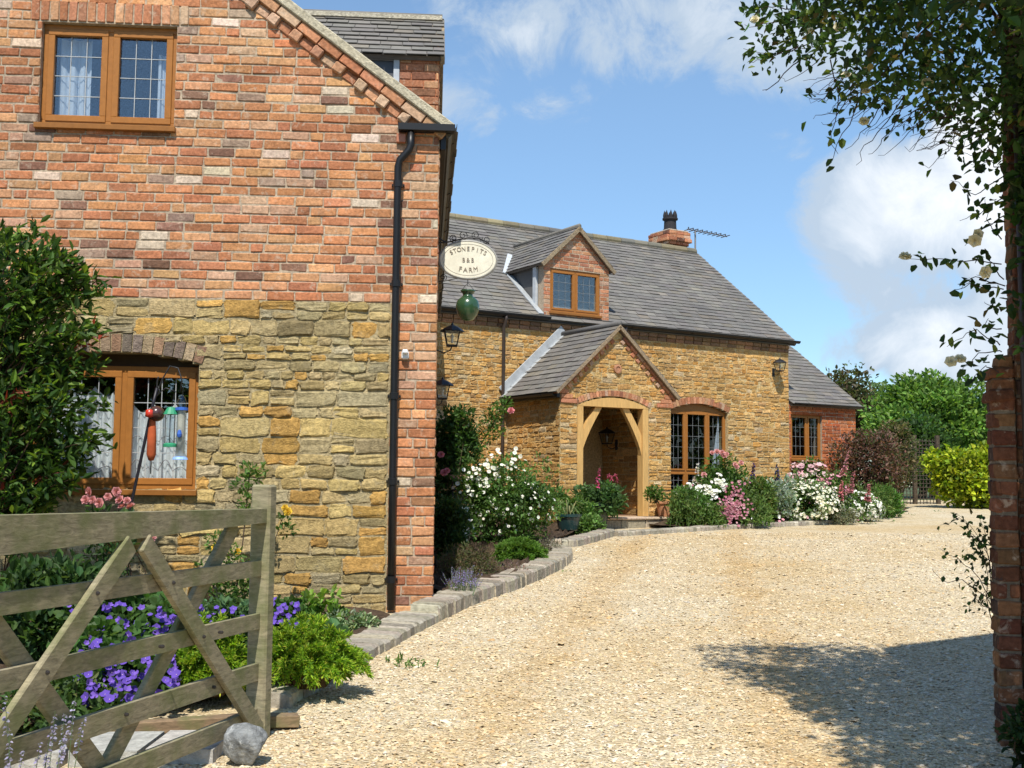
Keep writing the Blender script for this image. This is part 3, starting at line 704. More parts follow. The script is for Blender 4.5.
dp = pipe(H1, [X(FL, -0.255, 0.075, EV-0.045), X(FL, -0.255, 0.075, EV-0.16), X(FL, -0.27, 0.075, EV-0.21), X(FL, -0.35, 0.07, EV-0.30), X(FL, -0.365, 0.065, EV-0.36), X(FL, -0.365, 0.06, 3.0), X(FL, -0.362, 0.06, 1.5), X(FL, -0.358, 0.06, 0.34)], 0.034)
for z in (0.6, 1.45, 2.2, 3.2, 4.1):
    m = MB(); lathe(m, X(FL, -0.363, 0.06, z), [(0.034, -0.03), (0.043, -0.028), (0.043, 0.028), (0.034, 0.03)], BLACK, 12); box(m, FL, -0.42, -0.305, -0.005, 0.03, z-0.012, z+0.012, BLACK)
    m.build('pipe_bracket', 'plastic', dp)
# windows
w = window(FL, H1, *lowW[:3], 2.44, -0.10, [(0, 0.54), (0.54, 1)], grid=(4, 4), sash_pad=0.045, head=0.0)
m = MB(); box(m, FL, lowW[0], lowW[1], -0.19, -0.165, 2.442, 2.58, (0.07,0.04,0.02)); m.build('head_board', 'frame', w)  # board coloured dark to stand for the shade under the arch
for a, b in ((-3.42, -2.8), (-2.68, -2.12)): wave_curtain(FL, w, a, b, 1.42, 2.27 if a < -3 else 2.13, -0.20, scallop=0.09, waves=9)
for (a, b) in ((-3.39, -2.79), (-2.67, -2.17)):      # curved leading at the foot of the panes
    t = np.linspace(0, 4*math.pi, 33); xx = a+(b-a)*t/(4*math.pi); am = np.where((t//math.pi) % 2 < 1, 0.10, 0.04)
    for z, q in ((1.52, am), (1.78, am*0.5)):
        m = MB(); tube(m, [X(FL, x, -0.123, z+k*abs(math.sin(v))) for x, k, v in zip(xx, q, t)], 0.0035, (0.2,0.2,0.21), 4); m.build('curved_leading', 'paint', w)
w = window(FL, H1, *upW, -0.06, [(0, 0.5), (0.5, 1)], grid=(3, 4), sash_pad=0.045)
wave_curtain(FL, w, -3.44, -3.16, 4.64, 5.42, -0.22, (0.45,0.5,0.58), 3, 0.0); wave_curtain(FL, w, -2.56, -2.42, 4.64, 5.3, -0.2, (0.45,0.5,0.58), 2, 0.0)

def dormer(parent, fr, s0, s1, zsill, zeave, apex, back, over=0.08, fo=0.07, win=None, front=None, cheek='slate', cheek_b=None):
    """wall dormer: gabled brick front flush with the wall; frame a along the wall, b outwards"""
    mid = (s0+s1)/2; sl = (apex-zeave)/(mid-s0+over)
    zw = apex-sl*(mid-s0)
    def bd(v):
        if v <= zw: return (s0, s1)
        k = (v-zw)/sl; return (s0+k, s1-k)
    holes = [rect_hole(*win[:4])] if win else []
    m = MB(); backing(m, fr, zsill, apex-0.05, bd, holes, 0.22, MORTAR, (zw,)+((win[2], win[3]) if win else ()), 0.04)
    bricks(m, fr, zsill, apex-0.06, bd, holes, H=0.082, pal=BRICK2, proud=0.006)
    d = m.build('dormer', 'brick', parent)
    for s, lo in ((s0, True), (s1, False)):
        m = MB(); a, b = (s+0.01, s+0.11) if lo else (s-0.11, s-0.01); box(m, fr, a, b, -back, -0.225, zsill, zw-0.02, (0.11,0.108,0.105))
        m.build('dormer_cheek', 'slate', d)
    m = MB(); mr = MB()
    for sg in (1, -1):
        e = X(fr, (s0-over) if sg > 0 else (s1+over), fo, zeave)
        up = unit(np.array(fr.a)*sg+np.array((0, 0, sl))); nr = unit(-np.array(fr.a)*sg*sl+np.array((0, 0, 1.0)))
        f = Frame(e, -np.array(fr.b), nr, up); L = (mid-s0+over)*math.sqrt(1+sl*sl)
        roof_slab(m, f, back+0.1, L, (0.11,0.10,0.095), 0.05); slates(m, f, back+0.1, L, 0.22, 0.13, eave=0.03)
        f2 = Frame(e+np.array(fr.b)*0.02, up, np.array(fr.b), nr); box(mr, f2, -0.03, L, -0.03, 0.012, -0.075, 0.012, (0.30,0.235,0.16), 0.006)
    m.build('dormer_roof', 'slate', d); mr.build('bargeboard', 'stone', d)
    m = MB(); tube(m, [X(fr, mid, fo+0.01, apex+0.02), X(fr, mid, -back/2, apex+0.02), X(fr, mid, -back, apex+0.02)], 0.05, (0.17,0.155,0.13), 8); m.build('ridge_tiles', 'slate', d, smooth=True)
    return d, sl
# side dormer of the near house, gable towards the yard
d1, _ = dormer(H1, FS, 1.12, 2.72, EV-0.05, 5.70, 6.44, 1.9, 0.1, fo=0.02)
m = MB(); f = FL
box(m, f, -0.40, -0.004, -1.11, -1.085, 4.8, 5.72, (0.42,0.16,0.08), 0.002); A = []
for r in range(11):
    z = 4.8+r*0.084; x = -0.40
    for w_ in ((0.245, 0.155) if r % 2 else (0.12, 0.245, 0.035)): A.append((x+0.006, min(x+w_, -0.004)-0.006, -1.1, -1.076, z+0.006, z+0.078)); x += w_
boxes(m, f, A, cols(BRICK2, len(A)), 0.004, 0.002); m.build('dormer_quoin', 'brick', d1)
m = MB(); box(m, f, -1.5, -0.40, -1.115, -1.09, 5.0, 5.78, (0.05,0.055,0.065), 0.002); box(m, f, -0.46, -0.40, -1.09, -1.065, 4.8, 5.72, (0.42,0.45,0.48)); box(m, f, -1.1, -0.40, -1.09, -1.07, 5.66, 5.74, (0.2,0.2,0.21)); box(m, f, -1.1, -0.46, -1.09, -1.075, 5.38, 5.40, (0.35,0.37,0.39)); m.build('dormer_side_light', 'lead', d1)
m = MB(); q = [X(FS, 1.92-0.085, 0.03, 6.425), X(FS, 1.92-0.085, -1.5, 6.425)]; bar(m, q[0], q[1], 0.05, 0.05, (0.55,0.50,0.40)); m.build('ridge_mortar', 'stone', d1)

# ------------------------------------------------------------------ farmhouse
H2 = thing('stone_farmhouse', 'long honey coloured stone farmhouse with slate roof and oak porch', 'house', X(FM, 2.0, 0, 0.6))
ME, MR, MD = 4.70, 7.38, 3.42; msl = (MR-4.77)/MD; S0, S1 = -5.2, 7.57
bigW = (4.10, 5.74, 0.95, 3.02); arr = rect_hole(*bigW, rise=0.17)
doorH = rect_hole(0.75, 1.70, 0.6, 2.75)
DW = (1.07, 2.30, 4.88, 5.76)
m = MB(); backing(m, FM, 0.4, ME-0.02, (S0, S1), [arr, doorH], 0.4, MORT_M, (0.6, 0.95, 2.75, 3.02, 3.19), 0.04)
arch_m = rect_hole(bigW[0]-0.09, bigW[1]+0.09, 3.0, 3.04, 0.25)
stones(m, FM, rubble(0.5, ME-0.25, (-2.6, S1), [arr, arch_m, rect_hole(0.3, 2.45, 0.5, 2.8)], (0.07, 0.135), (1.25, 2.9)), STONE_M, 0.011, (0.003, 0.014), 0.10, 0.35, 1.3)
A = []
for r in range(2):
    x = -2.6
    while x < S1: A.append((x+0.006, min(x+0.24, S1)-0.006, -0.02, 0.03+0.02*r, ME-0.235+r*0.085, ME-0.235+r*0.085+0.073)); x += 0.245
boxes(m, FM, A, cols([(0.33,0.17,0.09,2),(0.26,0.15,0.09,2),(0.38,0.22,0.11,1)], len(A)), 0.005, 0.002)
m.build('stone_wall', 'stone', H2, smooth=False)
m = MB(); voussoirs(m, FM, bigW[0]-0.02, bigW[1]+0.02, 3.02, 0.17, 0.14, 22, BRICK2, -0.12, 0.012); m.build('window_arch', 'brick', H2)
m = MB()   # gable ends and back
def gend(s, t):
    P = np.array([(s, -0.41, 0.4), (s, -2*MD, 0.4), (s, -2*MD, ME), (s, -MD, MR-0.12), (s, -0.41, ME+0.25)]); Q = P+np.array((t, 0, 0)); V = FM.pt(np.concatenate([P, Q]))
    i = np.arange(5); j = (i+1) % 5; m.add(V, [np.stack([i, j, j+5, i+5], 1), i[None], (i+5)[::-1][None]], MORT_M)
gend(S1-0.35, 0.35); gend(S0, 0.35); box(m, FM, S0+0.35, S1-0.35, -2*MD, -2*MD+0.3, 0.4, ME, MORT_M); box(m, FM, S0+0.35, S1-0.35, -2*MD+0.3, -0.41, 0.5, 0.6, (0.1,0.08,0.06)); box(m, FM, S0+0.36, S1-0.36, -3.2, -3.1, 0.6, 6.5, (0.05,0.045,0.04))
m.build('gable_end', 'stone', H2)
E2 = Frame(np.array(X(FM, S1, 0, 0)), -np.array(n_), np.array(u))
m = MB(); stones(m, E2, rubble(0.5, ME, (0, 2*MD), [], (0.09, 0.17)), STONE_M, 0.015, (0.01, 0.024)); m.build('end_stonework', 'stone', H2)
m = MB(); sm = math.sqrt(1+msl*msl)
fro = Frame(X(FM, S0, 0.10, 4.77-0.10*msl), u, unit(np.array(n_)*msl+np.array((0,0,1.0))), unit(-np.array(n_)+np.array((0,0,msl))))
bko = Frame(X(FM, S0, -2*MD-0.1, 4.77-0.10*msl), u, unit(-np.array(n_)*msl+np.array((0,0,1.0))), unit(np.array(n_)+np.array((0,0,msl))))
LL = S1+0.16-S0
for f in (fro, bko): roof_slab(m, f, LL, (MD+0.1)*sm, (0.11,0.105,0.10), 0.08); slates(m, f, LL, (MD+0.1)*sm, 0.26, 0.155)
rf2 = m.build('roof', 'slate', H2)
m = MB(); k = 0; x = S0
while x < S1+0.12:
    e = min(x+0.42, S1+0.14); c_ = cols([(0.165,0.15,0.115,2),(0.20,0.17,0.105,2),(0.14,0.135,0.125,1)], 1)[0]
    tube(m, [X(FM, x, -MD, MR+0.015), X(FM, e-0.01, -MD, MR+0.015+RNG.normal(0, 0.004))], 0.10, c_, 10); x = e
m.build('ridge_tiles', 'slate', rf2)
m = MB(); fv = Frame(X(FM, S1+0.155, 0.10, 4.77-0.10*msl), unit(-np.array(n_)+np.array((0,0,msl))), u, unit(np.array(n_)*msl+np.array((0,0,1.0)))); box(m, fv, 0, (MD+0.1)*sm, -0.02, 0.02, -0.06, 0.02, (0.22,0.2,0.17)); m.build('verge', 'slate', rf2)
for (a, b) in ((-3.0, 0.98), (2.6, S1+0.2)): gutter(H2, X(FM, a, 0.15, ME+0.03), X(FM, b, 0.15, ME+0.03), 0.055, 1.6)
m = MB(); box(m, FM, S0+2.2, S1+0.1, 0.052, 0.085, ME-0.05, ME+0.03, BLACK); m.build('fascia', 'plastic', H2)
BRN = (0.055,0.04,0.032)
pipe(H2, [X(FM, -0.03, 0.15, ME), X(FM, -0.03, 0.14, ME-0.1), X(FM, -0.04, 0.07, ME-0.25), X(FM, -0.04, 0.065, 2.5), X(FM, -0.04, 0.065, 0.62)], 0.033, BRN)
pipe(H2, [X(FM, 2.86, 0.15, ME), X(FM, 2.86, 0.1, ME-0.15), X(FM, 2.86, 0.07, ME-0.3), X(FM, 2.86, 0.065, 0.62)], 0.033, BRN)
# big arched window
w = window(FM, H2, bigW[0], bigW[1], bigW[2], 3.03, -0.08, [(0, 0.31), (0.31, 0.68), (0.68, 1)], grid=(3, 5), transom=1.72, sash_pad=0.025, glass='dark_glass')
m = MB()
for i in range(16):
    x0 = bigW[0]+(bigW[1]-bigW[0])*i/16; x1 = bigW[0]+(bigW[1]-bigW[0])*(i+1)/16; hw = (bigW[1]-bigW[0])/2; r_ = 0.165; Rr = (hw*hw+r_*r_)/(2*r_); xm = max(abs(x0-4.92), abs(x1-4.92)); zt = 3.02+r_-Rr+math.sqrt(max(Rr*Rr-xm*xm, 0))
    box(m, FM, x0, x1, -0.15, -0.085, 3.032, max(zt, 3.036), (0.32,0.14,0.035), 0.001)
m.build('head_board', 'frame', w)
m = MB(); v = FM.pt(np.array([(5.33,-0.16,1.3),(5.62,-0.16,1.3),(5.62,-0.16,3.0),(5.50,-0.17,2.3)])); m.add(v, [np.array([[0,1,2,3]])], (0.7,0.72,0.74)); m.build('curtain', 'cloth', w)
# dormer flush with the front wall
d2, dsl = dormer(H2, FM, 0.93, 2.52, ME+0.0, 5.83, 6.66, 2.5, 0.1, win=DW)
window(FM, d2, *DW, -0.02, [(0, 0.5), (0.5, 1)], grid=(3, 4), sash_pad=0.03, flat=True, name='window_frame')
m = MB(); zj = lambda d: 4.77+msl*d
p0 = X(FM, 0.80, -1.30, zj(1.30)+0.05); p1 = X(FM, 1.36, -2.05, zj(2.05)+0.06); nr = unit(np.array(n_)*msl+np.array((0,0,1.0))); bar(m, p0, p1, 0.13, 0.03, (0.50,0.53,0.55), up=nr)
bar(m, X(FM, 0.86, 0.02, zj(-0.02)+0.05), X(FM, 0.86, -1.25, zj(1.25)+0.05), 0.12, 0.03, (0.36,0.38,0.39), up=nr); box(m, FM, 0.88, 0.935, -0.36, -0.24, zj(0.3), 5.80, (0.50,0.53,0.55)); m.build('lead_flashing', 'lead', d2)
CH = MD+0.40     # the chimney stands just behind the ridge
# chimney on the ridge
m = MB(); cs0, cs1, cd = 6.93, 7.45, 0.33; fc = FM
def stack(z0, z1, g): 
    A = []; rows = max(1, int(round((z1-z0)/0.085))); hh = (z1-z0)/rows
    box(m, fc, cs0-g+0.01, cs1+g-0.01, -CH-cd-g+0.01, -CH+cd+g-0.01, z0, z1, (0.42,0.30,0.22))
    for r in range(rows):
        za, zb = z0+r*hh+0.005, z0+(r+1)*hh-0.005
        for (a, b) in zip(np.linspace(cs0-g, cs1+g, 4)[:-1], np.linspace(cs0-g, cs1+g, 4)[1:]):
            for o in (-CH+cd+g, -CH-cd-g): A.append((a+0.005, b-0.005, o-0.05, o+0.05 if o > -CH else o+0.06, za, zb))
        for (a, b) in zip(np.linspace(-CH-cd-g, -CH+cd+g, 5)[:-1], np.linspace(-CH-cd-g, -CH+cd+g, 5)[1:]):
            for s in (cs0-g, cs1+g): A.append((s-0.05, s+0.05, a+0.005, b-0.005, za, zb))
    boxes(m, fc, A, cols([(0.5,0.22,0.12,2),(0.42,0.16,0.09,2),(0.55,0.36,0.25,2),(0.22,0.10,0.07,1)], len(A)), 0.006, 0.003)
stack(6.6, 7.53, 0.0); stack(7.53, 7.61, 0.04); stack(7.61, 7.70, 0.10); stack(7.70, 7.87, 0.07)
box(m, fc, cs0-0.06, cs1+0.06, -CH-cd-0.06, -CH+cd+0.06, 7.89, 7.92, (0.55,0.46,0.36), 0.01)
ch = m.build('chimney', 'brick', H2)
m = MB(); pc = X(FM, 7.18, -CH+0.05, 7.92); DK = (0.035,0.033,0.036)
lathe(m, pc, [(0.19,0.0),(0.19,0.06),(0.165,0.08),(0.155,0.30),(0.20,0.32),(0.20,0.36),(0.16,0.37),(0.13,0.36)], DK, 18)
for i in range(8):
    a = 2*math.pi*i/8; c_ = pc+np.array((0.145*math.cos(a), 0.145*math.sin(a), 0.36)); lathe(m, c_, [(0.034,0),(0.04,0.07),(0.03,0.12),(0.0,0.21)], DK, 6)
m.build('chimney_pot', 'terracotta', ch)

# porch ------------------------------------------------------------------------
PD = 1.877; PF = Frame(X(FM, 0, PD, 0), u, n_); PA = 1.355; pz = 0.84
psl = (4.41-3.12)/(PA+0.05)
def pb(v):
    zt = 4.33-psl*(PA-0.09)
    if v <= zt: return (0.09, 2.63)
    k = (v-zt)/psl; return (0.09+k, 2.63-k)
op = rect_hole(0.46, 2.10, pz, 2.86, 0.20); ph = rect_hole(0.40, 2.16, 2.84, 2.90, 0.30)
m = MB(); backing(m, PF, 0.5, 4.30, pb, [op], 0.2, MORT_M, (pz, 2.86, 3.06, 3.17), 0.04)
stones(m, PF, rubble(0.55, 4.16, pb, [op, ph], (0.07, 0.13), (1.25, 2.9)), STONE_M, 0.011, (0.003, 0.014), 0.10, 0.35, 1.3)
# side walls
for (s, fs) in ((0.09, Frame(X(FM, 0.09, 0, 0), n_, -np.array(u))), (2.63, Frame(X(FM, 2.63, 0, 0), n_, np.array(u)))):
    backing(m, fs, 0.5, 3.16, (0.03, PD-0.202), [], 0.28, MORT_M)
    stones(m, fs, rubble(0.55, 3.12, (0.03, PD), [], (0.07, 0.13), (1.25, 2.9)), STONE_M, 0.011, (0.003, 0.014), 0.10, 0.35, 1.3)
fi = Frame(X(FM, 2.35, 0, 0), n_, -np.array(u)); stones(m, fi, rubble(pz, 3.1, (0.03, PD-0.21), [], (0.09, 0.16)), STONE_M, 0.015, (0.008, 0.018))
fb = Frame(X(FM, 0.37, 0.0, 0), u, n_)
box(m, FM, 0.37, 2.35, 0.0, PD-0.2, 0.55, pz, (0.32,0.2,0.13)); 
porch = m.build('porch', 'stone', H2)
m = MB(); voussoirs(m, PF, 0.44, 2.12, 2.88, 0.19, 0.105, 26, BRICK2, -0.1, 0.014); 
for sg in (1, -1):
    e0 = X(PF, -0.03 if sg > 0 else 2*PA+0.03, 0, 3.06)
    fr = Frame(e0, unit(np.array(u)*sg+np.array((0,0,psl))), n_, unit(-np.array(u)*sg*psl+np.array((0,0,1.0)))); L = (PA+0.03)*math.sqrt(1+psl*psl)
    A = [(i*0.21+0.005, (i+1)*0.21-0.005, -0.03, 0.05, -0.055, 0.02) for i in range(int(L/0.21))]; boxes(m, fr, A, cols(BRICK2, len(A)), 0.004, 0.002)
    A = [(0.3+i*0.16, 0.3+i*0.16+0.085, -0.03, 0.035, -0.14, -0.06) for i in range(int((L-0.35)/0.16))]; boxes(m, fr, A, cols(BRICK2, len(A)), 0.006, 0.003)
    # brick kneelers stepping in at the foot of the rake
    A = [( (0.10+0.0*i if sg > 0 else 2*PA-0.42+0.09*i), (0.10+0.34-0.09*i if sg > 0 else 2*PA-0.08), -0.02, 0.032, 2.90+i*0.085, 2.90+i*0.085+0.075) for i in range(3)]; boxes(m, PF, A, cols(BRICK2, len(A)), 0.004, 0.002)
m.build('porch_brickwork', 'brick', porch)
m = MB(); mt = MB()
for sg in (1, -1):
    e = X(PF, -0.05 if sg > 0 else 2*PA+0.05, 0.09, 3.10)
    up = unit(np.array(u)*sg+np.array((0,0,psl))); nr = unit(-np.array(u)*sg*psl+np.array((0,0,1.0))); L = (PA+0.05)*math.sqrt(1+psl*psl)
    f = Frame(e, -np.array(n_), nr, up); roof_slab(m, f, PD+0.09, L, (0.11,0.10,0.095), 0.05); slates(m, f, PD+0.09, L, 0.25, 0.15)
    box(mt, Frame(e+np.array(n_)*0.015, up, np.array(n_), nr), -0.02, L, -0.03, 0.015, -0.055, 0.012, (0.33,0.25,0.17), 0.005)
pr = m.build('porch_roof', 'slate', porch); mt.build('porch_verge', 'stone', porch)
m = MB(); tube(m, [X(PF, PA, 0.1, 4.43), X(PF, PA, -0.9, 4.43), X(PF, PA, -PD, 4.43)], 0.055, (0.13,0.125,0.12), 8); m.build('porch_ridge', 'slate', porch, smooth=True)
m = MB(); up = unit(np.array(u)+np.array((0,0,psl))); nr = unit(-np.array(u)*psl+np.array((0,0,1.0)))
bar(m, X(FM, -0.07, 0.10, 3.10), X(FM, -0.07, 0.07, 3.10)+up*1.95, 0.11, 0.03, (0.38,0.40,0.41), up=nr); bar(m, X(FM, -0.07, 0.045, 3.22), X(FM, -0.07, 0.045, 3.22)+up*1.95, 0.02, 0.16, (0.40,0.42,0.43), up=nr); m.build('lead_flashing', 'lead', porch)
gutter(H2, X(PF, 0.0-0.07, 0.05, 3.06), X(PF, -0.07, -PD+0.05, 3.06), 0.045, 3)
m = MB(); box(m, PF, -0.02, 0.05, -PD+0.05, 0.06, 2.99, 3.07, BLACK); m.build('porch_fascia', 'plastic', porch)
m = MB(); lathe(m, (0,0,0), [(0.085,0.0),(0.085,0.03),(0.05,0.035),(0.045,0.02),(0.0,0.02)], (0.42,0.21,0.12), 16, Frame(X(PF, PA, 0.012, 3.58), u, (0,0,1), n_)); m.build('terracotta_roundel', 'terracotta', porch)
OAKL = (0.60,0.37,0.135); OAKD = (0.50,0.26,0.07)
for s, w_ in ((0.47, 0.13), (1.96, 0.13)):
    m = MB(); box(m, PF, s, s+w_, -0.17, 0.01, pz+0.0, 2.86, OAKL, 0.008); m.build('oak_post', 'oak', porch)
m = MB()    # cambered lintel
xs = np.linspace(0.46, 2.10, 13)
for i in range(12):
    f_ = lambda x: 2.86+0.175*(1-((x-1.28)/0.82)**2)
    x0, x1 = xs[i], xs[i+1]; hexa(m, PF.pt(np.array([(x1,-0.2,2.86),(x0,-0.2,2.86),(x0,0.012,2.86),(x1,0.012,2.86),(x1,-0.2,f_(x1)+0.004),(x0,-0.2,f_(x0)+0.004),(x0,0.012,f_(x0)+0.004),(x1,0.012,f_(x1)+0.004)])), OAKL)
m.build('oak_lintel', 'oak', porch)
for sg, s in ((1, 0.60), (-1, 1.96)):    # curved braces
    m = MB(); t = np.linspace(0, 1, 9); 
    P = [(s+sg*0.46*q**1.25, 1.98+0.89*q**0.95) for q in t]
    for i in range(8):
        (a, z0), (b, z1) = P[i], P[i+1]; w_ = 0.15
        q = [(a-sg*w_, z0) if i else (a-sg*w_*0.2, z0), (a, z0), (b, z1), (b-sg*w_, z1)]
        V = np.array([(x, -0.13, z) for x, z in q]+[(x, -0.04, z) for x, z in q]); Pp = PF.pt(V); c = Pp.mean(0)
        F = [f if np.cross(Pp[f[1]]-Pp[f[0]], Pp[f[2]]-Pp[f[0]]) @ (Pp[f].mean(0)-c) > 0 else f[::-1] for f in np.array([[0,1,2,3],[7,6,5,4],[0,4,5,1],[1,5,6,2],[2,6,7,3],[3,7,4,0]])]
        m.add(Pp, [np.array(F)], OAKL)
    m.build('oak_brace', 'oak', porch)
m = MB(); box(m, FM, 0.75, 1.70, -0.20, -0.14, 0.6, 2.75, (0.11,0.06,0.03)); 
for i in range(6): box(m, FM, 0.76+i*0.157, 0.76+i*0.157+0.15, -0.14, -0.125, 0.85, 2.73, (0.13,0.07,0.035), 0.006)
m.build('front_door', 'oak', porch)

# annexe at the far end ---------------------------------------------------------
H3 = thing('brick_annexe', 'low red brick annexe with slate roof at the far end of the farmhouse', 'house', X(FM, 8.7, 0, 0.7))
aw = (7.64, 8.63, 2.05, 3.08); a0, a1 = S1+0.02, 9.74; AE = 3.30; ad = 2.6
ah = rect_hole(*aw)
m = MB(); backing(m, FM, 0.4, AE, (a0, a1), [ah], 0.3, MORTAR, (2.05, 3.08), 0.05, o=-0.012); bricks(m, FM, 0.5, AE-0.0, (a0, a1), [ah], H=0.08, pal=[(0.44,0.13,0.045,4),(0.38,0.10,0.035,3),(0.48,0.17,0.07,2)], proud=-0.003)
A = [(a0+i*0.235+0.006, a0+(i+1)*0.235-0.006, -0.03, 0.03, AE-0.1, AE-0.02) for i in range(9)]; boxes(m, FM, A, cols([(0.3,0.11,0.05)], 9), 0.004, 0.002)
V = FM.pt(np.array([(a1,-0.32,0.4),(a1,-2*ad,0.4),(a1,-2*ad,AE),(a1,-ad,AE+ad*0.72),(a1,-0.32,AE+0.2),(a1-0.3,-0.32,0.4),(a1-0.3,-2*ad,0.4),(a1-0.3,-2*ad,AE),(a1-0.3,-ad,AE+ad*0.72),(a1-0.3,-0.32,AE+0.2)])); i = np.arange(5); j = (i+1) % 5
m.add(V, [np.stack([i, j, j+5, i+5], 1), i[None], (i+5)[::-1][None]], (0.42,0.13,0.05)); box(m, FM, a0, a1, -2*ad, -2*ad+0.3, 0.4, AE-0.01, (0.4,0.13,0.05)); m.build('brick_wall', 'brick', H3)
m = MB(); box(m, FM, a0, a1-0.31, -2.0, -1.9, 0.5, 3.6, (0.05,0.05,0.05)); m.build('inner_wall', 'brick', H3)
m = MB(); s_ = math.sqrt(1+0.72**2)
for sg in (1, -1):
    e = X(FM, a0, 0.10 if sg > 0 else -2*ad-0.1, AE+0.08-0.072); f = Frame(e, u, unit(np.array(n_)*sg*0.72+np.array((0,0,1.0))), unit(-np.array(n_)*sg+np.array((0,0,0.72))))
    roof_slab(m, f, a1+0.1-a0, (ad+0.1)*s_, (0.11,0.105,0.10), 0.07); slates(m, f, a1+0.1-a0, (ad+0.1)*s_, 0.26, 0.155)
m.build('roof', 'slate', H3)
gutter(H3, X(FM, a0, 0.13, AE+0.02), X(FM, a1+0.12, 0.13, AE+0.02), 0.05, 2)
m = MB(); box(m, FM, a0, a1, 0.032, 0.06, AE-0.03, AE+0.03, BLACK); m.build('fascia', 'plastic', H3)
w = window(FM, H3, *aw, -0.06, [(0, 0.56), (0.56, 1)], grid=(3, 4), sash_pad=0.025, glass='dark_glass')

# ================================================================== THINGS AROUND THE HOUSES
IRON = (0.018,0.018,0.02)
# right-hand gateway wall with its pier and drainpipe
ra_ = (math.cos(R(10)), -math.sin(R(10)), 0); rb_ = (-math.sin(R(10)), -math.cos(R(10)), 0)
FR = Frame((2.55, 5.80, 0), ra_, rb_); FRe = Frame((2.55, 5.80, 0), -np.array(rb_), -np.array(ra_))
WR = thing('brick_gable_wall', 'tall shaded brick gable wall and low pier at the right edge under the climbing rose', 'wall', (2.5, 5.8, 0.17))
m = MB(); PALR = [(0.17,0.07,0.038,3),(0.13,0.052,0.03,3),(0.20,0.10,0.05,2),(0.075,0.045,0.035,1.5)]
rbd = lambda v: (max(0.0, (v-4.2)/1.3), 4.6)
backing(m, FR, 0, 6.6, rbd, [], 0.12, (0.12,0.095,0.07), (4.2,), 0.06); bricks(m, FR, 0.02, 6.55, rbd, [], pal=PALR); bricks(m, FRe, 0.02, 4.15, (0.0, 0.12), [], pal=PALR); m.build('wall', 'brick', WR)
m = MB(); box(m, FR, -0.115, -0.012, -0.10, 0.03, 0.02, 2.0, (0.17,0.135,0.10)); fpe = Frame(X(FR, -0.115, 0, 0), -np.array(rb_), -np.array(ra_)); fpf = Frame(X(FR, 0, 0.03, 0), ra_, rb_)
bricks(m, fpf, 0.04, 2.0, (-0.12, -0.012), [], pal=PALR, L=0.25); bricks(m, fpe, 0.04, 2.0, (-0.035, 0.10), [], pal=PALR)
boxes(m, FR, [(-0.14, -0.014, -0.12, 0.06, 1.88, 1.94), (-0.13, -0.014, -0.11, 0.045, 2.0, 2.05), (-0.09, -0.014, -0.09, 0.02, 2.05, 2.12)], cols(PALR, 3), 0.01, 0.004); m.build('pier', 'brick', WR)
pipe(WR, [X(FR, 0.03, 0.06, 0.2), X(FR, 0.03, 0.06, 2.0), X(FR, 0.03, 0.06, 4.3)], 0.02, (0.045,0.028,0.022), 'drainpipe')

# field gate -------------------------------------------------------------------
ga = R(14.3); gd = (-math.sin(ga), -math.cos(ga), 0); gn = (math.cos(ga), -math.sin(ga), 0)
FG = Frame((-1.219, 5.815, 0), gd, gn)
GW = (0.30,0.26,0.165); GW2 = (0.29,0.25,0.16)
GT = thing('field_gate', 'weathered five bar wooden field gate standing open beside the flower bed', 'gate', X(FG, 0, 0, 0.18))
m = MB(); box(m, FG, -0.035, 0.045, -0.075, 0.03, 0.175, 1.428, GW, 0.01); m.build('gate_stile', 'gate', GT)
m = MB(); box(m, FG, 3.25, 3.37, -0.08, 0.035, 0.03, 1.50, GW, 0.01); m.build('gate_stile', 'gate', GT)
m = MB(); V = FG.pt(np.array([(0.046,-0.06,1.24),(3.25,-0.06,1.16),(3.25,0.016,1.16),(0.046,0.016,1.24),(0.046,-0.06,1.308),(3.25,-0.06,1.335),(3.25,0.016,1.335),(0.046,0.016,1.308)])); hexa(m, V, GW); m.build('top_rail', 'gate', GT)
for za, zb in ((0.976, 1.052), (0.718, 0.792), (0.466, 0.55), (0.25, 0.33)):
    m = MB(); V = FG.pt(np.array([(0.046,-0.035,za),(3.25,-0.035,za+0.02),(3.25,-0.006,za+0.02),(0.046,-0.006,za),(0.046,-0.035,zb),(3.25,-0.035,zb+0.02),(3.25,-0.006,zb+0.02),(0.046,-0.006,zb)])); hexa(m, V, GW2); m.build('rail', 'gate', GT)
for (s0, z0, s1, z1, front) in ((1.235, 1.195, 2.02, 0.54, True), (1.14, 1.195, 0.06, 0.225, True), (0.25, 1.24, 1.27, 0.30, False), (1.98, 0.99, 1.27, 0.30, False)):
    m = MB(); o = 0.012 if front else -0.052; bar(m, X(FG, s0, o, z0), X(FG, s1, o, z1), 0.028, 0.088, GW, up=np.cross(np.array(gn), unit(X(FG, s1, o, z1)-X(FG, s0, o, z0))), bev=0.005); m.build('brace', 'gate', GT)
for s_, z_ in ((0.5, 0.757), (0.5, 0.51), (0.93, 1.015), (0.66, 0.757), (0.38, 0.51), (1.47, 1.02), (1.75, 0.77), (1.2, 0.52), (1.0, 0.76)):
    m = MB(); lathe(m, (0,0,0), [(0.007,-0.01),(0.008,0.004),(0.0,0.007)], (0.03,0.025,0.022), 8, Frame(X(FG, s_, 0.028 if z_ > 0.6 else 0.0, z_), u, (0,0,1), gn)); m.build('bolt', 'paint', GT)
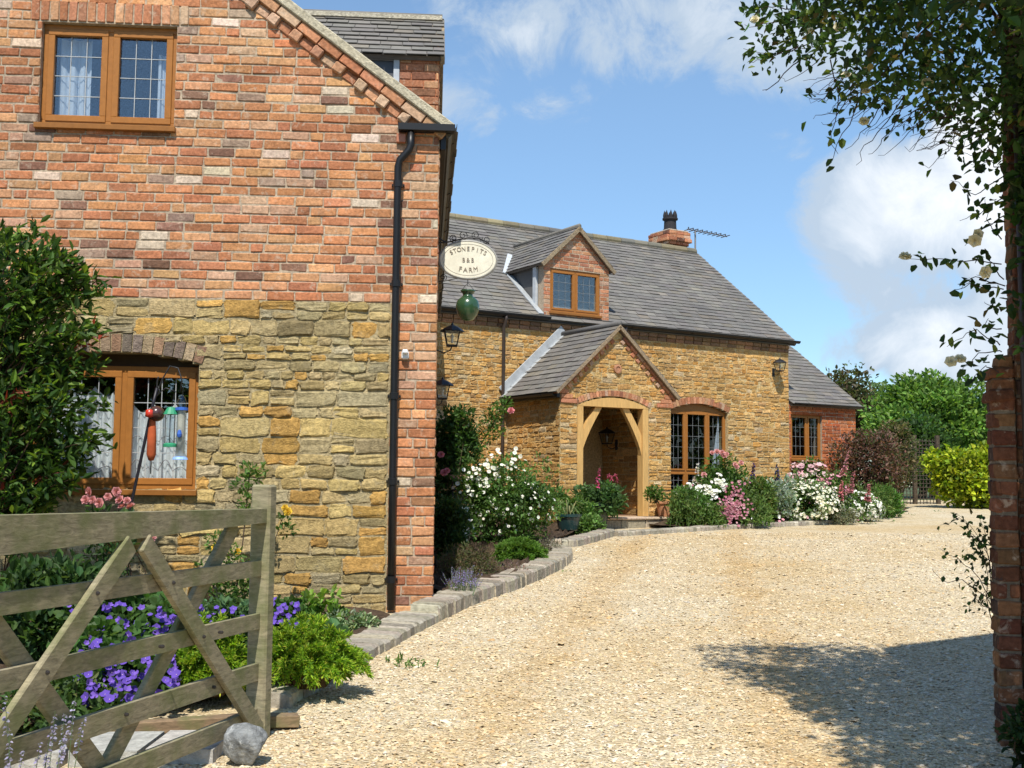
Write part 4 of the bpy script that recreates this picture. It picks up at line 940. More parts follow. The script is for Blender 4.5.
def rockshape(mb, C, r, col):
    t = MB(); ico(t, (0,0,0), 1.0, col, 0.0, 4); v = t.V[0]; rg = np.random.default_rng(5)
    for k in range(13):
        d = unit(rg.normal(0, 1, 3)); v = v - np.maximum(0, v @ d - rg.uniform(0.62, 0.9))[:, None]*d*0.92
    for k in range(3): v = v*(1+0.02*np.sin(v @ rg.normal(0, 5, 3)+k))[:, None]
    mb.add(v*r*np.array((1.05, 0.9, 0.95))+np.array(C), t.F, col)
# boulder, edging timber, paving slab
b = at(243, 762, 5.34); m = MB(); rockshape(m, (b[0], b[1], gz(b[1])+0.078), 0.112, (0.27,0.28,0.28)); o = m.build('boulder', 'rock', None, (b[0], b[1], gz(b[1])))
o.data.polygons.foreach_set('use_smooth', np.ones(len(o.data.polygons), bool)); tag(o, 'rounded grey boulder on the gravel at the foot of the gate', 'boulder')
m = MB(); p, q = np.array((-1.36, 5.93, 0.24)), np.array((-1.08, 6.03, 0.225)); bar(m, p, q, 0.09, 0.06, (0.25,0.17,0.10)); bar(m, p, q-np.array((0.5, 0.06, 0)), 0.09, 0.06, (0.25,0.17,0.10)) if False else None
bar(m, np.array((-2.0, 5.70, 0.235)), p+np.array((0.01,0,0)), 0.09, 0.06, (0.25,0.17,0.10)); tag(m.build('edging_timber', 'gate', None, (-1.2, 5.98, 0.2)), 'low timber edging board poking out behind the gate foot', 'timber')
m = MB(); 
for i in range(3):
    c = (-2.15+0.33*i, 5.42+0.05*i); hexa(m, [(c[0]-0.15, c[1]-0.2, 0.15), (c[0]+0.15, c[1]-0.18, 0.15), (c[0]+0.16, c[1]+0.2, 0.15), (c[0]-0.15, c[1]+0.18, 0.15), (c[0]-0.15, c[1]-0.2, 0.235), (c[0]+0.15, c[1]-0.18, 0.23), (c[0]+0.16, c[1]+0.2, 0.24), (c[0]-0.15, c[1]+0.18, 0.238)], cols([(0.42,0.40,0.36)], 1)[0])
    tag(m.build('paving_slab', 'setts', None, (c[0], c[1], 0.2)), ['pale paving slab behind the gate, farthest left of three', 'pale paving slab behind the gate, middle one of three', 'pale paving slab behind the gate, nearest the gate foot'][i], 'slab', 'paving slabs behind the gate'); m = MB()

# stone edging of the beds ------------------------------------------------------
def resample(P, d):
    P = np.array(P, float); s = np.concatenate([[0], np.cumsum(np.linalg.norm(np.diff(P, axis=0), axis=1))]); n = max(2, int(s[-1]/d)+1); t = np.linspace(0, s[-1], n)
    # smooth (Catmull like) by dense interpolation and averaging
    td = np.linspace(0, s[-1], 200); D = np.stack([np.interp(td, s, P[:, i]) for i in range(P.shape[1])], 1); k = 15
    Dp = np.concatenate([np.repeat(D[:1], k, 0), D, np.repeat(D[-1:], k, 0)]); D = np.stack([np.convolve(Dp[:, i], np.ones(2*k+1)/(2*k+1), 'valid') for i in range(P.shape[1])], 1)
    return np.stack([np.interp(t, td, D[:, i]) for i in range(P.shape[1])], 1)
SETT = [(0.36,0.32,0.25,3),(0.41,0.37,0.29,3),(0.30,0.27,0.21,2),(0.45,0.39,0.29,1)]
def gp(x, y):
    d = ray(x, y); t = -EYE/(d[2]-GS*d[1]); return (np.array((0,0,EYE))+d*t)[:2]
def edging(label, pix, width, height, ln=0.11, drop=0.1):
    P = resample([gp(*q) for q in pix], ln); m = MB(); nn = len(P)
    T = np.gradient(P, axis=0); T = unit(T); Nn = np.stack([-T[:, 1], T[:, 0]], 1)
    for i in range(nn-1):
        a, b = P[i], P[i+1]; g = 0.0025; d = unit(b-a); a, b = a+d*g, b-d*g
        w0 = width*RNG.uniform(0.96, 1.04); hgt = height*RNG.uniform(0.95, 1.05); j = RNG.normal(0, 0.004, (8, 3)); j[:, 2] *= 0.6; f = Nn[i]*RNG.normal(0, 0.006)
        base = lambda p: gz(p[1])
        ia, ib = a+Nn[i]*w0, b+Nn[min(i+1, nn-1)]*w0
        Q = np.array([(*(a+f), base(a)-drop), (*(b+f), base(b)-drop), (*ib, base(b)-drop), (*ia, base(a)-drop), (*(a+f+Nn[i]*0.012), base(a)+hgt), (*(b+f+Nn[i]*0.012), base(b)+hgt), (*ib, base(b)+hgt+0.006), (*ia, base(a)+hgt+0.006)])+j
        # split near the edge so that the arris is worn round
        E1 = Q[4:6]*0.92+Q[[7,6]]*0.08; F1 = Q[4:6]*0.9+Q[0:2]*0.1+np.array((*(-f*0), -0.0)); Q2 = np.concatenate([Q, E1, F1])
        m.add(Q2, [np.array([[0,1,11,10],[10,11,9,8],[8,9,6,7],[1,2,6,9],[3,0,8,7],[2,3,7,6],[1,9,11,11][:4],[0,10,8,8][:4]])[:6]], cols(SETT, 1)[0])
        m.add(Q2[[1,9,11]], [np.array([[0,1,2]])], cols(SETT, 1)[0]); m.add(Q2[[0,10,8]], [np.array([[0,1,2]])], cols(SETT, 1)[0])
    c = P[len(P)//2]; return tag(m.build('stone_edging', 'setts', None, (c[0], c[1], gz(c[1]))), label, 'kerb', 'stone sett edging of the flower beds')
edging('low stone sett edging in front of the drainpipe corner of the near house', [(285,712),(330,685),(375,658),(410,638),(443,620)], 0.33, 0.075)
edging('higher curved stone edging round the corner bed with the white flowering shrub', [(436,624),(480,602),(510,593),(545,578),(570,565),(575,558),(566,553),(553,554)], 0.27, 0.13)
edging('curved stone edging in front of the pots left of the porch step', [(546,547),(575,547.5),(600,541),(616,536)], 0.25, 0.11)
edging('long low stone edging in front of the flower border and porch step', [(613,537),(670,533.5),(730,529.5),(800,526),(862,523)], 0.2, 0.08)
st = thing('porch_step', 'pale worn stone doorstep leading up into the oak porch', 'step', X(PF, 1.2, 0.25, 0.65))
m = MB(); xs = [0.05, 0.55, 1.1, 1.65, 2.25]
for i in range(4): box(m, PF, xs[i]+0.004, xs[i+1]-0.004, 0.014, 0.50, 0.5, 0.80, cols([(0.40,0.34,0.25)], 1)[0], 0.015)
m.build('riser', 'setts', st)
m = MB()
for i in range(4): box(m, PF, xs[i]+0.002, xs[i+1]-0.002, 0.012, 0.53, 0.802, 0.845, cols([(0.52,0.40,0.29)], 1)[0], 0.012)
m.build('tread', 'setts', st)

# soil of the beds
def bed(pts, dz):
    m = MB(); P = resample(list(pts)+[pts[0]], 0.35)[:-1]; poly_patch(m, P, dz, (0.085,0.058,0.038)); return structure(m.build('flower_bed', 'soil'))
bed([(-5.2,9.75),(-2.5,10.0),(-0.75,10.15),(-0.72,9.7),(-1.25,8.1),(-1.5,6.9),(-1.6,6.1),(-2.1,5.75),(-3.2,5.3),(-5.4,5.2)], 0.07)
bed([(-0.70,10.35),(-0.55,10.1),(-0.15,11.3),(0.3,12.9),(0.5,14.2),(0.3,15.4),(0.45,17.2),(1.1,18.2),(1.5,19.4),(0.75,20.6),(-0.1,22.1),(-1.5,21.4),(-1.2,16)], 0.11)
bed([(2.6,21.9),(2.3,20.0),(4.0,21.15),(5.5,22.45),(7.0,23.6),(8.4,25.8),(10.2,28.6),(8.3,27.3),(5,25.4),(3.3,24.3)], 0.07)

# wall furniture ----------------------------------------------------------------
c = X(FL, -0.272, 0.0, 2.57); o = thing('wall_sensor', 'small white sensor box on the brick quoin beside the black downpipe', 'sensor', c)
m = MB(); box(m, FL, -0.305, -0.24, 0.008, 0.06, 2.53, 2.60, (0.75,0.75,0.74), 0.01); m.build('housing', 'paint', o)
m = MB(); box(m, FL, -0.297, -0.248, 0.06, 0.10, 2.575, 2.612, (0.78,0.78,0.77), 0.012); m.build('hood', 'paint', o)

def text_mesh(mb, body, size, place, col, ext=0.004):
    """place(x, y) -> frame for a glyph; each glyph is set along the curve"""
    for ch, fr in place:
        cu = bpy.data.curves.new('glyph', 'FONT'); cu.body = ch; cu.size = size; cu.align_x = 'CENTER'; cu.extrude = ext
        ob = bpy.data.objects.new('glyph', cu); COL.objects.link(ob); dg = bpy.context.evaluated_depsgraph_get(); dg.update()
        me = ob.evaluated_get(dg).to_mesh(); V = np.array([v.co[:] for v in me.vertices]).reshape(-1, 3)
        if len(V):
            by = {}
            for p in me.polygons: by.setdefault(len(p.vertices), []).append(list(p.vertices))
            mb.add(fr.pt(V), [np.array(f) for f in by.values()], col)
        ob.evaluated_get(dg).to_mesh_clear(); bpy.data.objects.remove(ob); bpy.data.curves.remove(cu)
SC = at(468, 260, 10.72); sw, sh_ = 0.262, 0.172
SG = thing('hanging_sign', 'cream oval B&B sign on a scrolled black iron bracket at the house corner', 'sign', SC)
FSg = Frame(SC, wl, (0,0,1), nl)      # x right, y up, z towards the viewer
def ellipse(a, b, z, k=48): t = np.linspace(0, 2*np.pi, k, endpoint=False); return np.stack([a*np.cos(t), b*np.sin(t), np.full(k, z)], 1)
def disc(mb, a, b, z0, z1, col, k=48):
    v = FSg.pt(np.concatenate([ellipse(a, b, z0, k), ellipse(a, b, z1, k)])); i = np.arange(k); j = (i+1) % k; mb.add(v, [np.stack([i, j, j+k, i+k], 1), i[::-1][None], (i+k)[None]], col)
m = MB(); disc(m, sw, sh_, -0.012, 0.012, (0.74,0.70,0.56)); m.build('sign_board', 'paint', SG)
def ring(mb, a, b, z, r, col): P = ellipse(a, b, z, 60); tube(mb, FSg.pt(np.concatenate([P, P[:1]])), r, col, 6, cap=False)
m = MB(); ring(m, sw+0.006, sh_+0.006, 0, 0.014, (0.30,0.29,0.26)); m.build('sign_rim', 'paint', SG)
m = MB(); ring(m, sw*0.90, sh_*0.87, 0.012, 0.0022, (0.25,0.22,0.18)); m.build('sign_border', 'paint', SG)
INK = (0.30,0.25,0.19); m = MB(); pl_ = []
for i, ch in enumerate('STONEPITS'):
    th = (i-4)/4*R(50); ra, rb = sw*0.73, sh_*0.56; x, y = ra*math.sin(th)*1.02, rb*math.cos(th)+0.004; tn = unit(np.array((ra*math.cos(th)*1.02, -rb*math.sin(th), 0)))
    nn = np.array((-tn[1], tn[0], 0)); pl_.append((ch, Frame(X(FSg, x, y-0.014, 0.014), np.array(wl)*tn[0]*0.95+np.array((0,0,1))*tn[1]*0.95, np.array(wl)*nn[0]+np.array((0,0,1))*nn[1], nl)))
text_mesh(m, '', 0.058, pl_, INK); m.build('lettering', 'paint', SG); m = MB(); pl_ = []
for i, ch in enumerate('B&B'): pl_.append((ch, Frame(X(FSg, (i-1)*0.042, -0.022, 0.014), np.array(wl)*0.85, (0,0,1), nl)))
text_mesh(m, '', 0.058, pl_, INK); m.build('lettering', 'paint', SG); m = MB(); pl_ = []
for i, ch in enumerate('FARM'): t = (i-1.5); pl_.append((ch, Frame(X(FSg, t*0.05, -0.118+0.0045*t*t, 0.014), np.array(wl)+np.array((0,0,1))*0.10*t, np.array((0,0,1))-np.array(wl)*0.10*t, nl)))
text_mesh(m, '', 0.062, pl_, INK); m.build('lettering', 'paint', SG)
m = MB(); wx = -0.305
def iron(pts, r=0.007): tube(m, FSg.pt(np.array([(x, y, 0) for x, y in pts])), r, IRON, 6)
iron([(wx, 0.155), (-0.2, 0.165), (0.0, 0.215), (0.1, 0.21), (0.2, 0.165)]); iron([(wx, -0.22), (wx, 0.22)], 0.009)
def scroll(cx, cy, r, turns, a0, sg=1, w=0.004): t = np.linspace(0, turns*2*np.pi, 26); iron([(cx+r*(1-0.75*q/t[-1])*math.cos(a0+sg*q), cy+r*(1-0.75*q/t[-1])*math.sin(a0+sg*q)) for q in t], w)
scroll(-0.05, 0.235, 0.045, 1.5, -1.5); scroll(0.07, 0.24, 0.04, 1.5, -1.7, -1); scroll(0.17, 0.20, 0.04, 1.5, 2.6); scroll(-0.14, 0.205, 0.04, 1.5, -1.2, -1)
iron([(wx, -0.215), (-0.22, -0.205), (-0.1, -0.175), (0.03, -0.185)], 0.006); scroll(-0.23, -0.17, 0.035, 1.5, -1.5); iron([(0.0, -0.175), (0.0, -0.25)], 0.003); iron([(wx, 0.22), (-0.2, 0.155)])
for x in (-0.12, 0.12): iron([(x, 0.15), (x, 0.20)], 0.004)
m.build('bracket', 'paint', SG)
VC = at(467.5, 320.5, 10.72); vz = 0.29
m = MB(); lathe(m, VC, [(0.03,0.0),(0.055,0.004),(0.09,0.05),(0.108,0.10),(0.112,0.14),(0.10,0.185),(0.07,0.215),(0.048,0.228),(0.046,0.25),(0.062,0.268),(0.072,0.283),(0.066,0.287),(0.045,0.27),(0.0,0.26)], (0.028,0.075,0.03), 28)
vs = thing('green_vase', 'glazed green bulbous vase hanging below the oval sign', 'vase', VC); m.build('vase_body', 'pot', vs, smooth=True)
m = MB(); tube(m, [VC+np.array((-0.06,0,0.285)), VC+np.array((0,0,0.36)), VC+np.array((0.06,0,0.285))], 0.003, IRON, 5); m.build('hanger', 'paint', vs)

def lantern(label, base, out, size, reach=0.9, group='black wall lanterns'):
    """four-sided black lantern; base on the wall, out the wall normal"""
    out = np.array(out, float); side = np.cross(out, (0,0,1)); L = thing('wall_lantern', label, 'lantern', base, group); base = np.array(base)
    c = base+out*size*reach; f = Frame(c, side, out); s = size
    m = MB(); box(m, Frame(base, side, out), -0.16*s, 0.16*s, 0.0, 0.06*s, -0.5*s, 0.28*s, IRON, 0.006)
    tube(m, [base+out*0.03*s+np.array((0,0,-0.25*s)), base+out*0.5*reach*s+np.array((0,0,-0.42*s)), base+out*0.88*reach*s+np.array((0,0,-0.3*s)), c+np.array((0,0,-0.06*s))], 0.035*s, IRON, 7); m.build('bracket', 'paint', L)
    w0, w1 = 0.26*s, 0.40*s; h_ = 0.72*s
    m = MB()
    for sx in (-1, 1):
        for sy in (-1, 1): tube(m, f.pt(np.array([(sx*w0, sy*w0, 0), (sx*w1, sy*w1, h_)])), 0.035*s, IRON, 5)
    box(m, f, -w0-0.03*s, w0+0.03*s, -w0-0.03*s, w0+0.03*s, -0.08*s, 0.01*s, IRON)
    lathe(m, f.pt(np.array([(0,0,0)]))[0], [(0.0,h_*0.99),(0.66*s,h_),(0.64*s,h_+0.05*s),(0.40*s,h_+0.22*s),(0.20*s,h_+0.32*s),(0.08*s,h_+0.36*s),(0.05*s,h_+0.46*s),(0.0,h_+0.52*s)], IRON, 8); m.build('cage', 'paint', L)
    m = MB(); q = 0.97; V = f.pt(np.array([(-w0*q,-w0*q,0.012),(w0*q,-w0*q,0.012),(w0*q,w0*q,0.012),(-w0*q,w0*q,0.012),(-w1*q,-w1*q,h_),(w1*q,-w1*q,h_),(w1*q,w1*q,h_),(-w1*q,w1*q,h_)])); m.add(V, [np.array([[0,1,5,4],[1,2,6,5],[2,3,7,6],[3,0,4,7]])], (0.8,0.8,0.8)); m.build('lantern_glass', 'clear', L)
    m = MB(); lathe(m, f.pt(np.array([(0,0,0.02)]))[0], [(0.06*s,0),(0.06*s,0.25*s),(0.11*s,0.34*s),(0.0,0.55*s)], (0.7,0.68,0.6), 8); m.build('bulb', 'paint', L); return L
def fs_at(x, y, Y): p = at(x, y, Y); return p
p = at(452, 345, 11.5); s_ = (p[1]-C0[1])/dl[1]; w_ = X(FS, s_, 0.0, p[2]); d_ = (p-w_)@np.array(wl)
lantern('black lantern with a scrolled arm just below the green vase', w_, wl, d_/0.9)
m = MB()
p = at(437, 398, 13.2); s_ = (p[1]-C0[1])/dl[1]; lantern('black lantern low on the house corner above the climbing rose', X(FS, s_, 0.01, p[2]), wl, 0.20, 0.48)
lantern('black lantern high on the stone wall near the right end of the farmhouse', X(FM, 7.10, 0.0, 4.02), n_, 0.24)
lantern('dark lantern on the shaded stone inside the porch', X(FM, 2.35, 0.52, 2.25), -np.array(u), 0.27)

A = thing('tv_aerial', 'thin television aerial on the ridge beside the chimney', 'aerial', X(FM, 7.74, -MD, 7.4))
m = MB(); tube(m, [X(FM, 7.72, -MD, 7.3), X(FM, 7.72, -MD, 7.95)], 0.022, (0.2,0.2,0.21), 6); m.build('mast', 'paint', A)
m = MB(); tube(m, [X(FM, 7.45, -MD, 7.97), X(FM, 8.80, -MD, 7.93)], 0.012, (0.18,0.18,0.19), 5); m.build('boom', 'paint', A)
for i in range(9):
    s_ = 7.5+i*0.155; l = 0.17; m = MB(); tube(m, [X(FM, s_, -MD-l, 7.965-0.004*i), X(FM, s_, -MD+l, 7.965-0.004*i)], 0.012, (0.08,0.08,0.09), 5); tube(m, [X(FM, s_, -MD, 7.96-0.004*i), X(FM, s_, -MD, 8.03-0.004*i)], 0.016, (0.05,0.05,0.06), 5); m.build('element', 'paint', A)

# bird feeders on a leaning crook ------------------------------------------------
YF = 9.0; P_ = lambda x, y: at(x, y, YF)
cr_ = thing('crook_pole', 'leaning black shepherd crook pole in front of the lower window', 'pole', P_(104, 640))
m = MB(); tube(m, [P_(104, 640), P_(130, 510), P_(152, 408), P_(157, 388)], 0.0125, (0.015,0.013,0.02), 8)
t = np.linspace(0, 1, 14); hook = lambda x0, y0, r, dx: [P_(x0+dx*(1-math.cos(q*math.pi))/2, y0-r*math.sin(q*math.pi)) for q in t]
tube(m, [P_(156, 392)]+hook(157, 386, 10, 5)[:6], 0.006, IRON, 6); tube(m, [P_(154, 402), P_(162, 380), P_(170, 366), P_(178, 368), P_(182, 380), P_(180, 392), P_(176, 390)][:6], 0.006, IRON, 6); tube(m, [P_(156, 395), P_(166, 388), P_(176, 392)], 0.005, IRON, 6)
tube(m, [P_(155, 398), P_(160, 392), P_(158, 386)], 0.005, IRON, 6); m.build('pole', 'paint', cr_, smooth=True)
px = 1/128.0
fd = thing('red_feeder', 'long red mesh peanut feeder hanging by the pole', 'bird feeder', P_(151, 461)); c = P_(151, 461)
m = MB(); lathe(m, c, [(0.0,0),(0.02,0.005),(0.036,0.05),(0.034,0.2),(0.026,0.30),(0.02,0.34),(0.0,0.345)], (0.46,0.10,0.035), 14); m.build('feeder_tube', 'terracotta', fd, smooth=True)
m = MB(); ico(m, c+np.array((0.03,0,0.37)), 0.062, (0.06,0.025,0.02), 0.0, 3); m.build('dome', 'pot', fd, smooth=True)
m = MB(); lathe(m, c+np.array((-0.01,-0.045,0.335)), [(0.0,0),(0.035,0.01),(0.03,0.06),(0.0,0.07)], (0.55,0.04,0.02), 12); m.build('red_cap', 'pot', fd, smooth=True)
m = MB(); tube(m, [c+np.array((0,0,0.0)), c+np.array((0,0,-0.10))], 0.005, IRON, 5); m.build('perch', 'paint', fd)
fd = thing('green_feeder', 'clear seed feeder with green lid and tray in the middle of the hanging feeders', 'bird feeder', P_(170, 447)); c = P_(170, 447); GRN = (0.03,0.26,0.13)
m = MB(); lathe(m, c, [(0.0,0),(0.055,0.0),(0.055,0.02),(0.04,0.03),(0.0,0.035)], GRN, 14); m.build('tray', 'paint', fd)
m = MB(); lathe(m, c, [(0.0,0.25),(0.06,0.255),(0.05,0.275),(0.03,0.31),(0.0,0.315)], GRN, 14); m.build('lid', 'paint', fd)
m = MB(); lathe(m, c, [(0.035,0.03),(0.035,0.25)], (0.6,0.6,0.6), 14); m.build('feeder_tube', 'clear', fd, smooth=True)
for q in (-0.036, 0.036, 0.0): m = MB(); tube(m, [c+np.array((q,-0.02,0.03)), c+np.array((q,-0.02,0.25))], 0.004, (0.05,0.05,0.05), 5); m.build('bar', 'paint', fd)
m = MB(); tube(m, [c+np.array((0,0,0.31)), c+np.array((0.02,0,0.42))], 0.003, IRON, 4); m.build('hanger', 'paint', fd)
fd = thing('blue_feeder', 'pale tube feeder with blue collars, rightmost of the hanging feeders', 'bird feeder', P_(180, 460)); c = P_(180, 460); BLU = (0.04,0.13,0.5)
m = MB(); lathe(m, c, [(0.036,0.02),(0.036,0.46),(0.02,0.50),(0.0,0.51)], (0.6,0.6,0.58), 14); m.build('feeder_tube', 'clear', fd, smooth=True)
m = MB(); lathe(m, c, [(0.0,0.03),(0.03,0.03),(0.03,0.40),(0.0,0.41)], (0.55,0.50,0.40), 12); m.build('seed', 'terracotta', fd)
for z in (0.0, 0.385): m = MB(); lathe(m, c, [(0.0,z),(0.062 if z == 0 else 0.05,z+0.003),(0.05,z+0.025),(0.0,z+0.03)], (0.25,0.42,0.75) if z == 0 else BLU, 14); m.build('collar', 'paint', fd)
m = MB(); lathe(m, (0,0,0), [(0.0,0.0),(0.016,0.01),(0.02,0.03),(0.012,0.06),(0.0,0.065)], BLU, 10, Frame(c+np.array((0,-0.04,0.17)), (1,0,0), (0,1,0))); m.build('feeding_port', 'paint', fd)
m = MB(); tube(m, [c+np.array((0,0,0.50)), c+np.array((0.01,0,0.60))], 0.003, IRON, 4); m.build('hanger', 'paint', fd)

# garden bench in the corner and the pots by the porch
bf = Frame(at(520, 535, 18.6)*np.array((1,1,0))+np.array((0,0,gz(18.6)+0.09)), unit(np.array((0.9,0.35,0))), unit(np.array((0.35,-0.9,0))))
BN = thing('garden_seat', 'dark iron garden seat half hidden behind the white flowering shrub', 'bench', bf.O)
m = MB(); box(m, bf, -1.1, 0.40, -0.28, 0.18, 0.40, 0.435, (0.2,0.11,0.06)); m.build('seat', 'oak', BN)
m = MB(); box(m, bf, -1.1, 0.40, -0.33, -0.29, 0.84, 0.90, (0.22,0.12,0.08)); m.build('top_rail', 'oak', BN)
for i in range(9): m = MB(); x = -1.05+i*0.18; tube(m, bf.pt(np.array([(x, -0.30, 0.43), (x+0.02, -0.34, 0.65), (x, -0.31, 0.85)])), 0.012, IRON, 6); m.build('back_bar', 'paint', BN)
for x in (-1.07, 0.38):
    for y in (-0.28, 0.15): m = MB(); tube(m, bf.pt(np.array([(x, y, -0.02), (x, y, 0.42)])), 0.018, IRON, 6); m.build('leg', 'paint', BN)
    m = MB(); tube(m, bf.pt(np.array([(x, -0.31, 0.64), (x, -0.05, 0.67), (x, 0.16, 0.62), (x, 0.17, 0.42)])), 0.016, IRON, 6); m.build('armrest', 'paint', BN)
def pot(name, label, C, r, h_, col, mat, taper=0.7):
    m = MB(); lathe(m, C, [(r*taper,0),(r*taper*1.05,0.01),(r*0.95,h_*0.75),(r*0.98,h_*0.82),(r*1.08,h_*0.84),(r*1.08,h_),(r*0.95,h_),(r*0.9,h_*0.85),(0.0,h_*0.84)], col, 22)
    t = thing(name, label, 'plant pot', C); m.build('pot_wall', mat, t, smooth=False); m = MB(); lathe(m, np.array(C)+np.array((0,0,h_*0.86)), [(r*0.9,0),(r*0.5,0.015),(0,0.02)], (0.05,0.035,0.025), 14); m.build('compost', 'soil', t); return t
pt1 = X(PF, 2.30, 0.26, 0.845); pot('terracotta_pot', 'plain terracotta pot on the step against the right of the porch', pt1, 0.185, 0.29, (0.50,0.24,0.13), 'terracotta')
pt2 = X(PF, 0.62, 0.42, 0.70); pot('dark_green_pot', 'dark green glazed pot holding the foxglove left of the doorway', pt2, 0.23, 0.42, (0.02,0.045,0.04), 'pot')
pt3 = at(568, 537, 18.6); pt3[2] = gz(18.6)+0.12; pot('teal_bowl', 'round dark teal bowl on the ground left of the step', pt3, 0.21, 0.26, (0.012,0.04,0.042), 'pot')

# ================================================================== PLANTS
LG = [(0.055,0.11,0.022,3),(0.075,0.14,0.03,3),(0.04,0.085,0.018,2),(0.11,0.17,0.04,1)]
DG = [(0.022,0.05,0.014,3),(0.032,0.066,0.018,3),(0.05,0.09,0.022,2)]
WOOD = (0.10,0.07,0.045)
def pbox(x0, y0, x1, y1, Y, yr=0.8):
    """centre and radii of a plant that fills this part of the photograph at distance Y"""
    a, b = at(x0, (y0+y1)/2, Y), at(x1, (y0+y1)/2, Y); t, d = at((x0+x1)/2, y0, Y), at((x0+x1)/2, y1, Y)
    c = (a+b)/2; c[2] = (t[2]+d[2])/2; rx = (b[0]-a[0])/2
    return c, np.array((rx, rx*yr, (t[2]-d[2])/2))
def bush(name, label, cat, box_, Y, pal, leaf, nc, per, cr, wid=0.5, yr=0.8, group=None, shell=0.45, stem_r=0.008, upw=0.35, flat=0.8, var=0.16, dome=True, nstem=12, base_z=None):
    c, rad = pbox(*box_, Y, yr); base = np.array((c[0], c[1], gz(c[1])+0.05)); base[2] = min(base[2], c[2]-rad[2]*0.85) if base_z is None else base_z
    t = thing(name, label, cat, base, group); cen = clumps(c, rad, nc, cr, shell=shell, zmin=base[2]+0.02)
    m = MB(); P = foliage(m, cen, cr, per, leaf, pal, wid, flat, var=var, zmin=base[2], upw=upw); m.build('foliage', 'leaf', t)
    m = MB(); stems(m, base, cen[:nstem], stem_r, WOOD); m.build('stem', 'bark', t)
    t['_c'] = list(c); t['_r'] = list(rad); return t, P
def outer(t, P, n, front=0.3, low=0.0, lim=0.6):
    """points on the outside of the crown, for flowers"""
    c, r = np.array(t['_c']), np.array(t['_r']); q = (P-c)/r; rr = np.linalg.norm(q, axis=1)
    k = np.where((rr > lim) & (q[:, 2] > -0.9+low) & (q[:, 2]*0.6-q[:, 1]*0.8 > -front))[0]; k = RNG.choice(k, min(n, len(k)), replace=False)
    D = unit(q[k]/r.max()*1.0+np.array((0, -0.35, 0.6))+RNG.normal(0, 0.25, (len(k), 3))); return P[k]+D*0.02, D
def blossoms(t, pts, dirs, size, pal, n=5, cup=0.3, wid=0.9, center=None, csize=0.25, name='blossom'):
    m = MB(); petals(m, pts, dirs, size*RNG.uniform(0.75, 1.2, len(pts)), cols(pal, len(pts), 0.08, 0.03), n, cup, wid, center, csize); return stuff(m.build(name, 'petal', t))
CAN = np.array((0, -0.8, 0.5))

# dark shrub with reddish sprays at the left edge (compound leaves on arching shoots)
t = thing('leafy_shrub', 'tall dark shrub with sunlit shoots overhanging the left end of the lower window', 'shrub', (-3.9, 8.8, 0.3))
m = MB(); ms = MB(); base = np.array((-4.0, 8.8, 0.3)); RED = [(0.20,0.035,0.025,1),(0.16,0.05,0.02,1)]
SH = [(0.036,0.075,0.014,4),(0.055,0.105,0.018,3),(0.02,0.045,0.01,3),(0.12,0.18,0.025,1.6)]
for k in range(230):
    x = 3 - abs(RNG.normal(0, 62)) + RNG.uniform(0, 105); y = RNG.uniform(225, 515); Y = RNG.uniform(8.3, 9.4)
    if k < 70: x, y, Y = RNG.uniform(50, 125), RNG.uniform(248, 500), 8.6
    lim = 20+78*min(1, max(0.0, (y-222)/60))+RNG.uniform(-8, 14); lim = lim if y < 440 else lim-(y-440)*0.9
    x = min(x, lim); tip = at(x, y, Y); st_ = base+np.array((RNG.uniform(-0.35, 0.15), RNG.uniform(-0.3, 0.4), RNG.uniform(0.1, 0.55)))*np.array((1, 1, 1))
    st_[2] = max(0.35, tip[2]-RNG.uniform(0.5, 1.0)); q = np.linspace(0, 1, 7)[:, None]; arc = st_+(tip-st_)*q+np.array((0,0,0.16))*np.sin(q*math.pi)
    tube(ms, arc, 0.006*(1.2-q[:, 0]), (0.10,0.06,0.04), 5)
    tt = RNG.uniform(0.35, 1.0, 46); P = np.stack([np.interp(tt, q[:, 0], arc[:, i]) for i in range(3)], 1)+RNG.normal(0, 0.035, (46, 3))
    D = unit(tip-st_)[None]*0.8+RNG.normal(0, 0.7, (46, 3))+np.array((0.1, -0.15, -0.1))
    pal = RED if RNG.random() < 0.012 else SH
    leaves(m, P, D, 0.095*RNG.uniform(0.6, 1.3, 46), cols(pal, 46, 0.25, 0.05), 0.36)
m.build('foliage', 'leaf', t); ms.build('stem', 'bark', t)

# pink roses under the window, yellow roses by the gate
t, P = bush('pink_rose_bush', 'pink rose with full blooms just under the lower window sill', 'rose', (78,496,140,600), 8.1, DG, 0.05, 16, 40, 0.10)
rp = [(90,491),(93,500),(100,503),(108,497),(116,492),(120,500),(127,501),(131,507),(122,507),(86,500),(152,538)]
add_blooms(t, rose_mesh(0.075, (0.66,0.30,0.30)), 'rose_bloom', [at(x, y, 7.9) for x, y in rp], [CAN+RNG.normal(0, 0.3, 3) for _ in rp])
m = MB(); q = [at(90,494,7.92), at(93,510,8.0), at(98,560,8.1)]; tube(m, q, 0.004, (0.06,0.09,0.03), 5); q = [at(120,496,7.92), at(118,520,8.0), at(110,570,8.1)]; tube(m, q, 0.004, (0.06,0.09,0.03), 5); m.build('cane', 'bark', t)
t, P = bush('yellow_rose_bush', 'loose climbing rose with a yellow bloom against the stone wall behind the gate post', 'rose', (190,520,262,640), 9.3, LG, 0.045, 26, 45, 0.10, shell=0.2)
m = MB(); cen = np.array([at(x, y, 9.6) for x, y in [(247,470),(254,478),(240,486),(252,492),(246,500),(262,470),(283,520),(287,530),(244,512)]]); foliage(m, cen, 0.07, 34, 0.045, LG, 0.5); m.build('foliage', 'leaf', t)
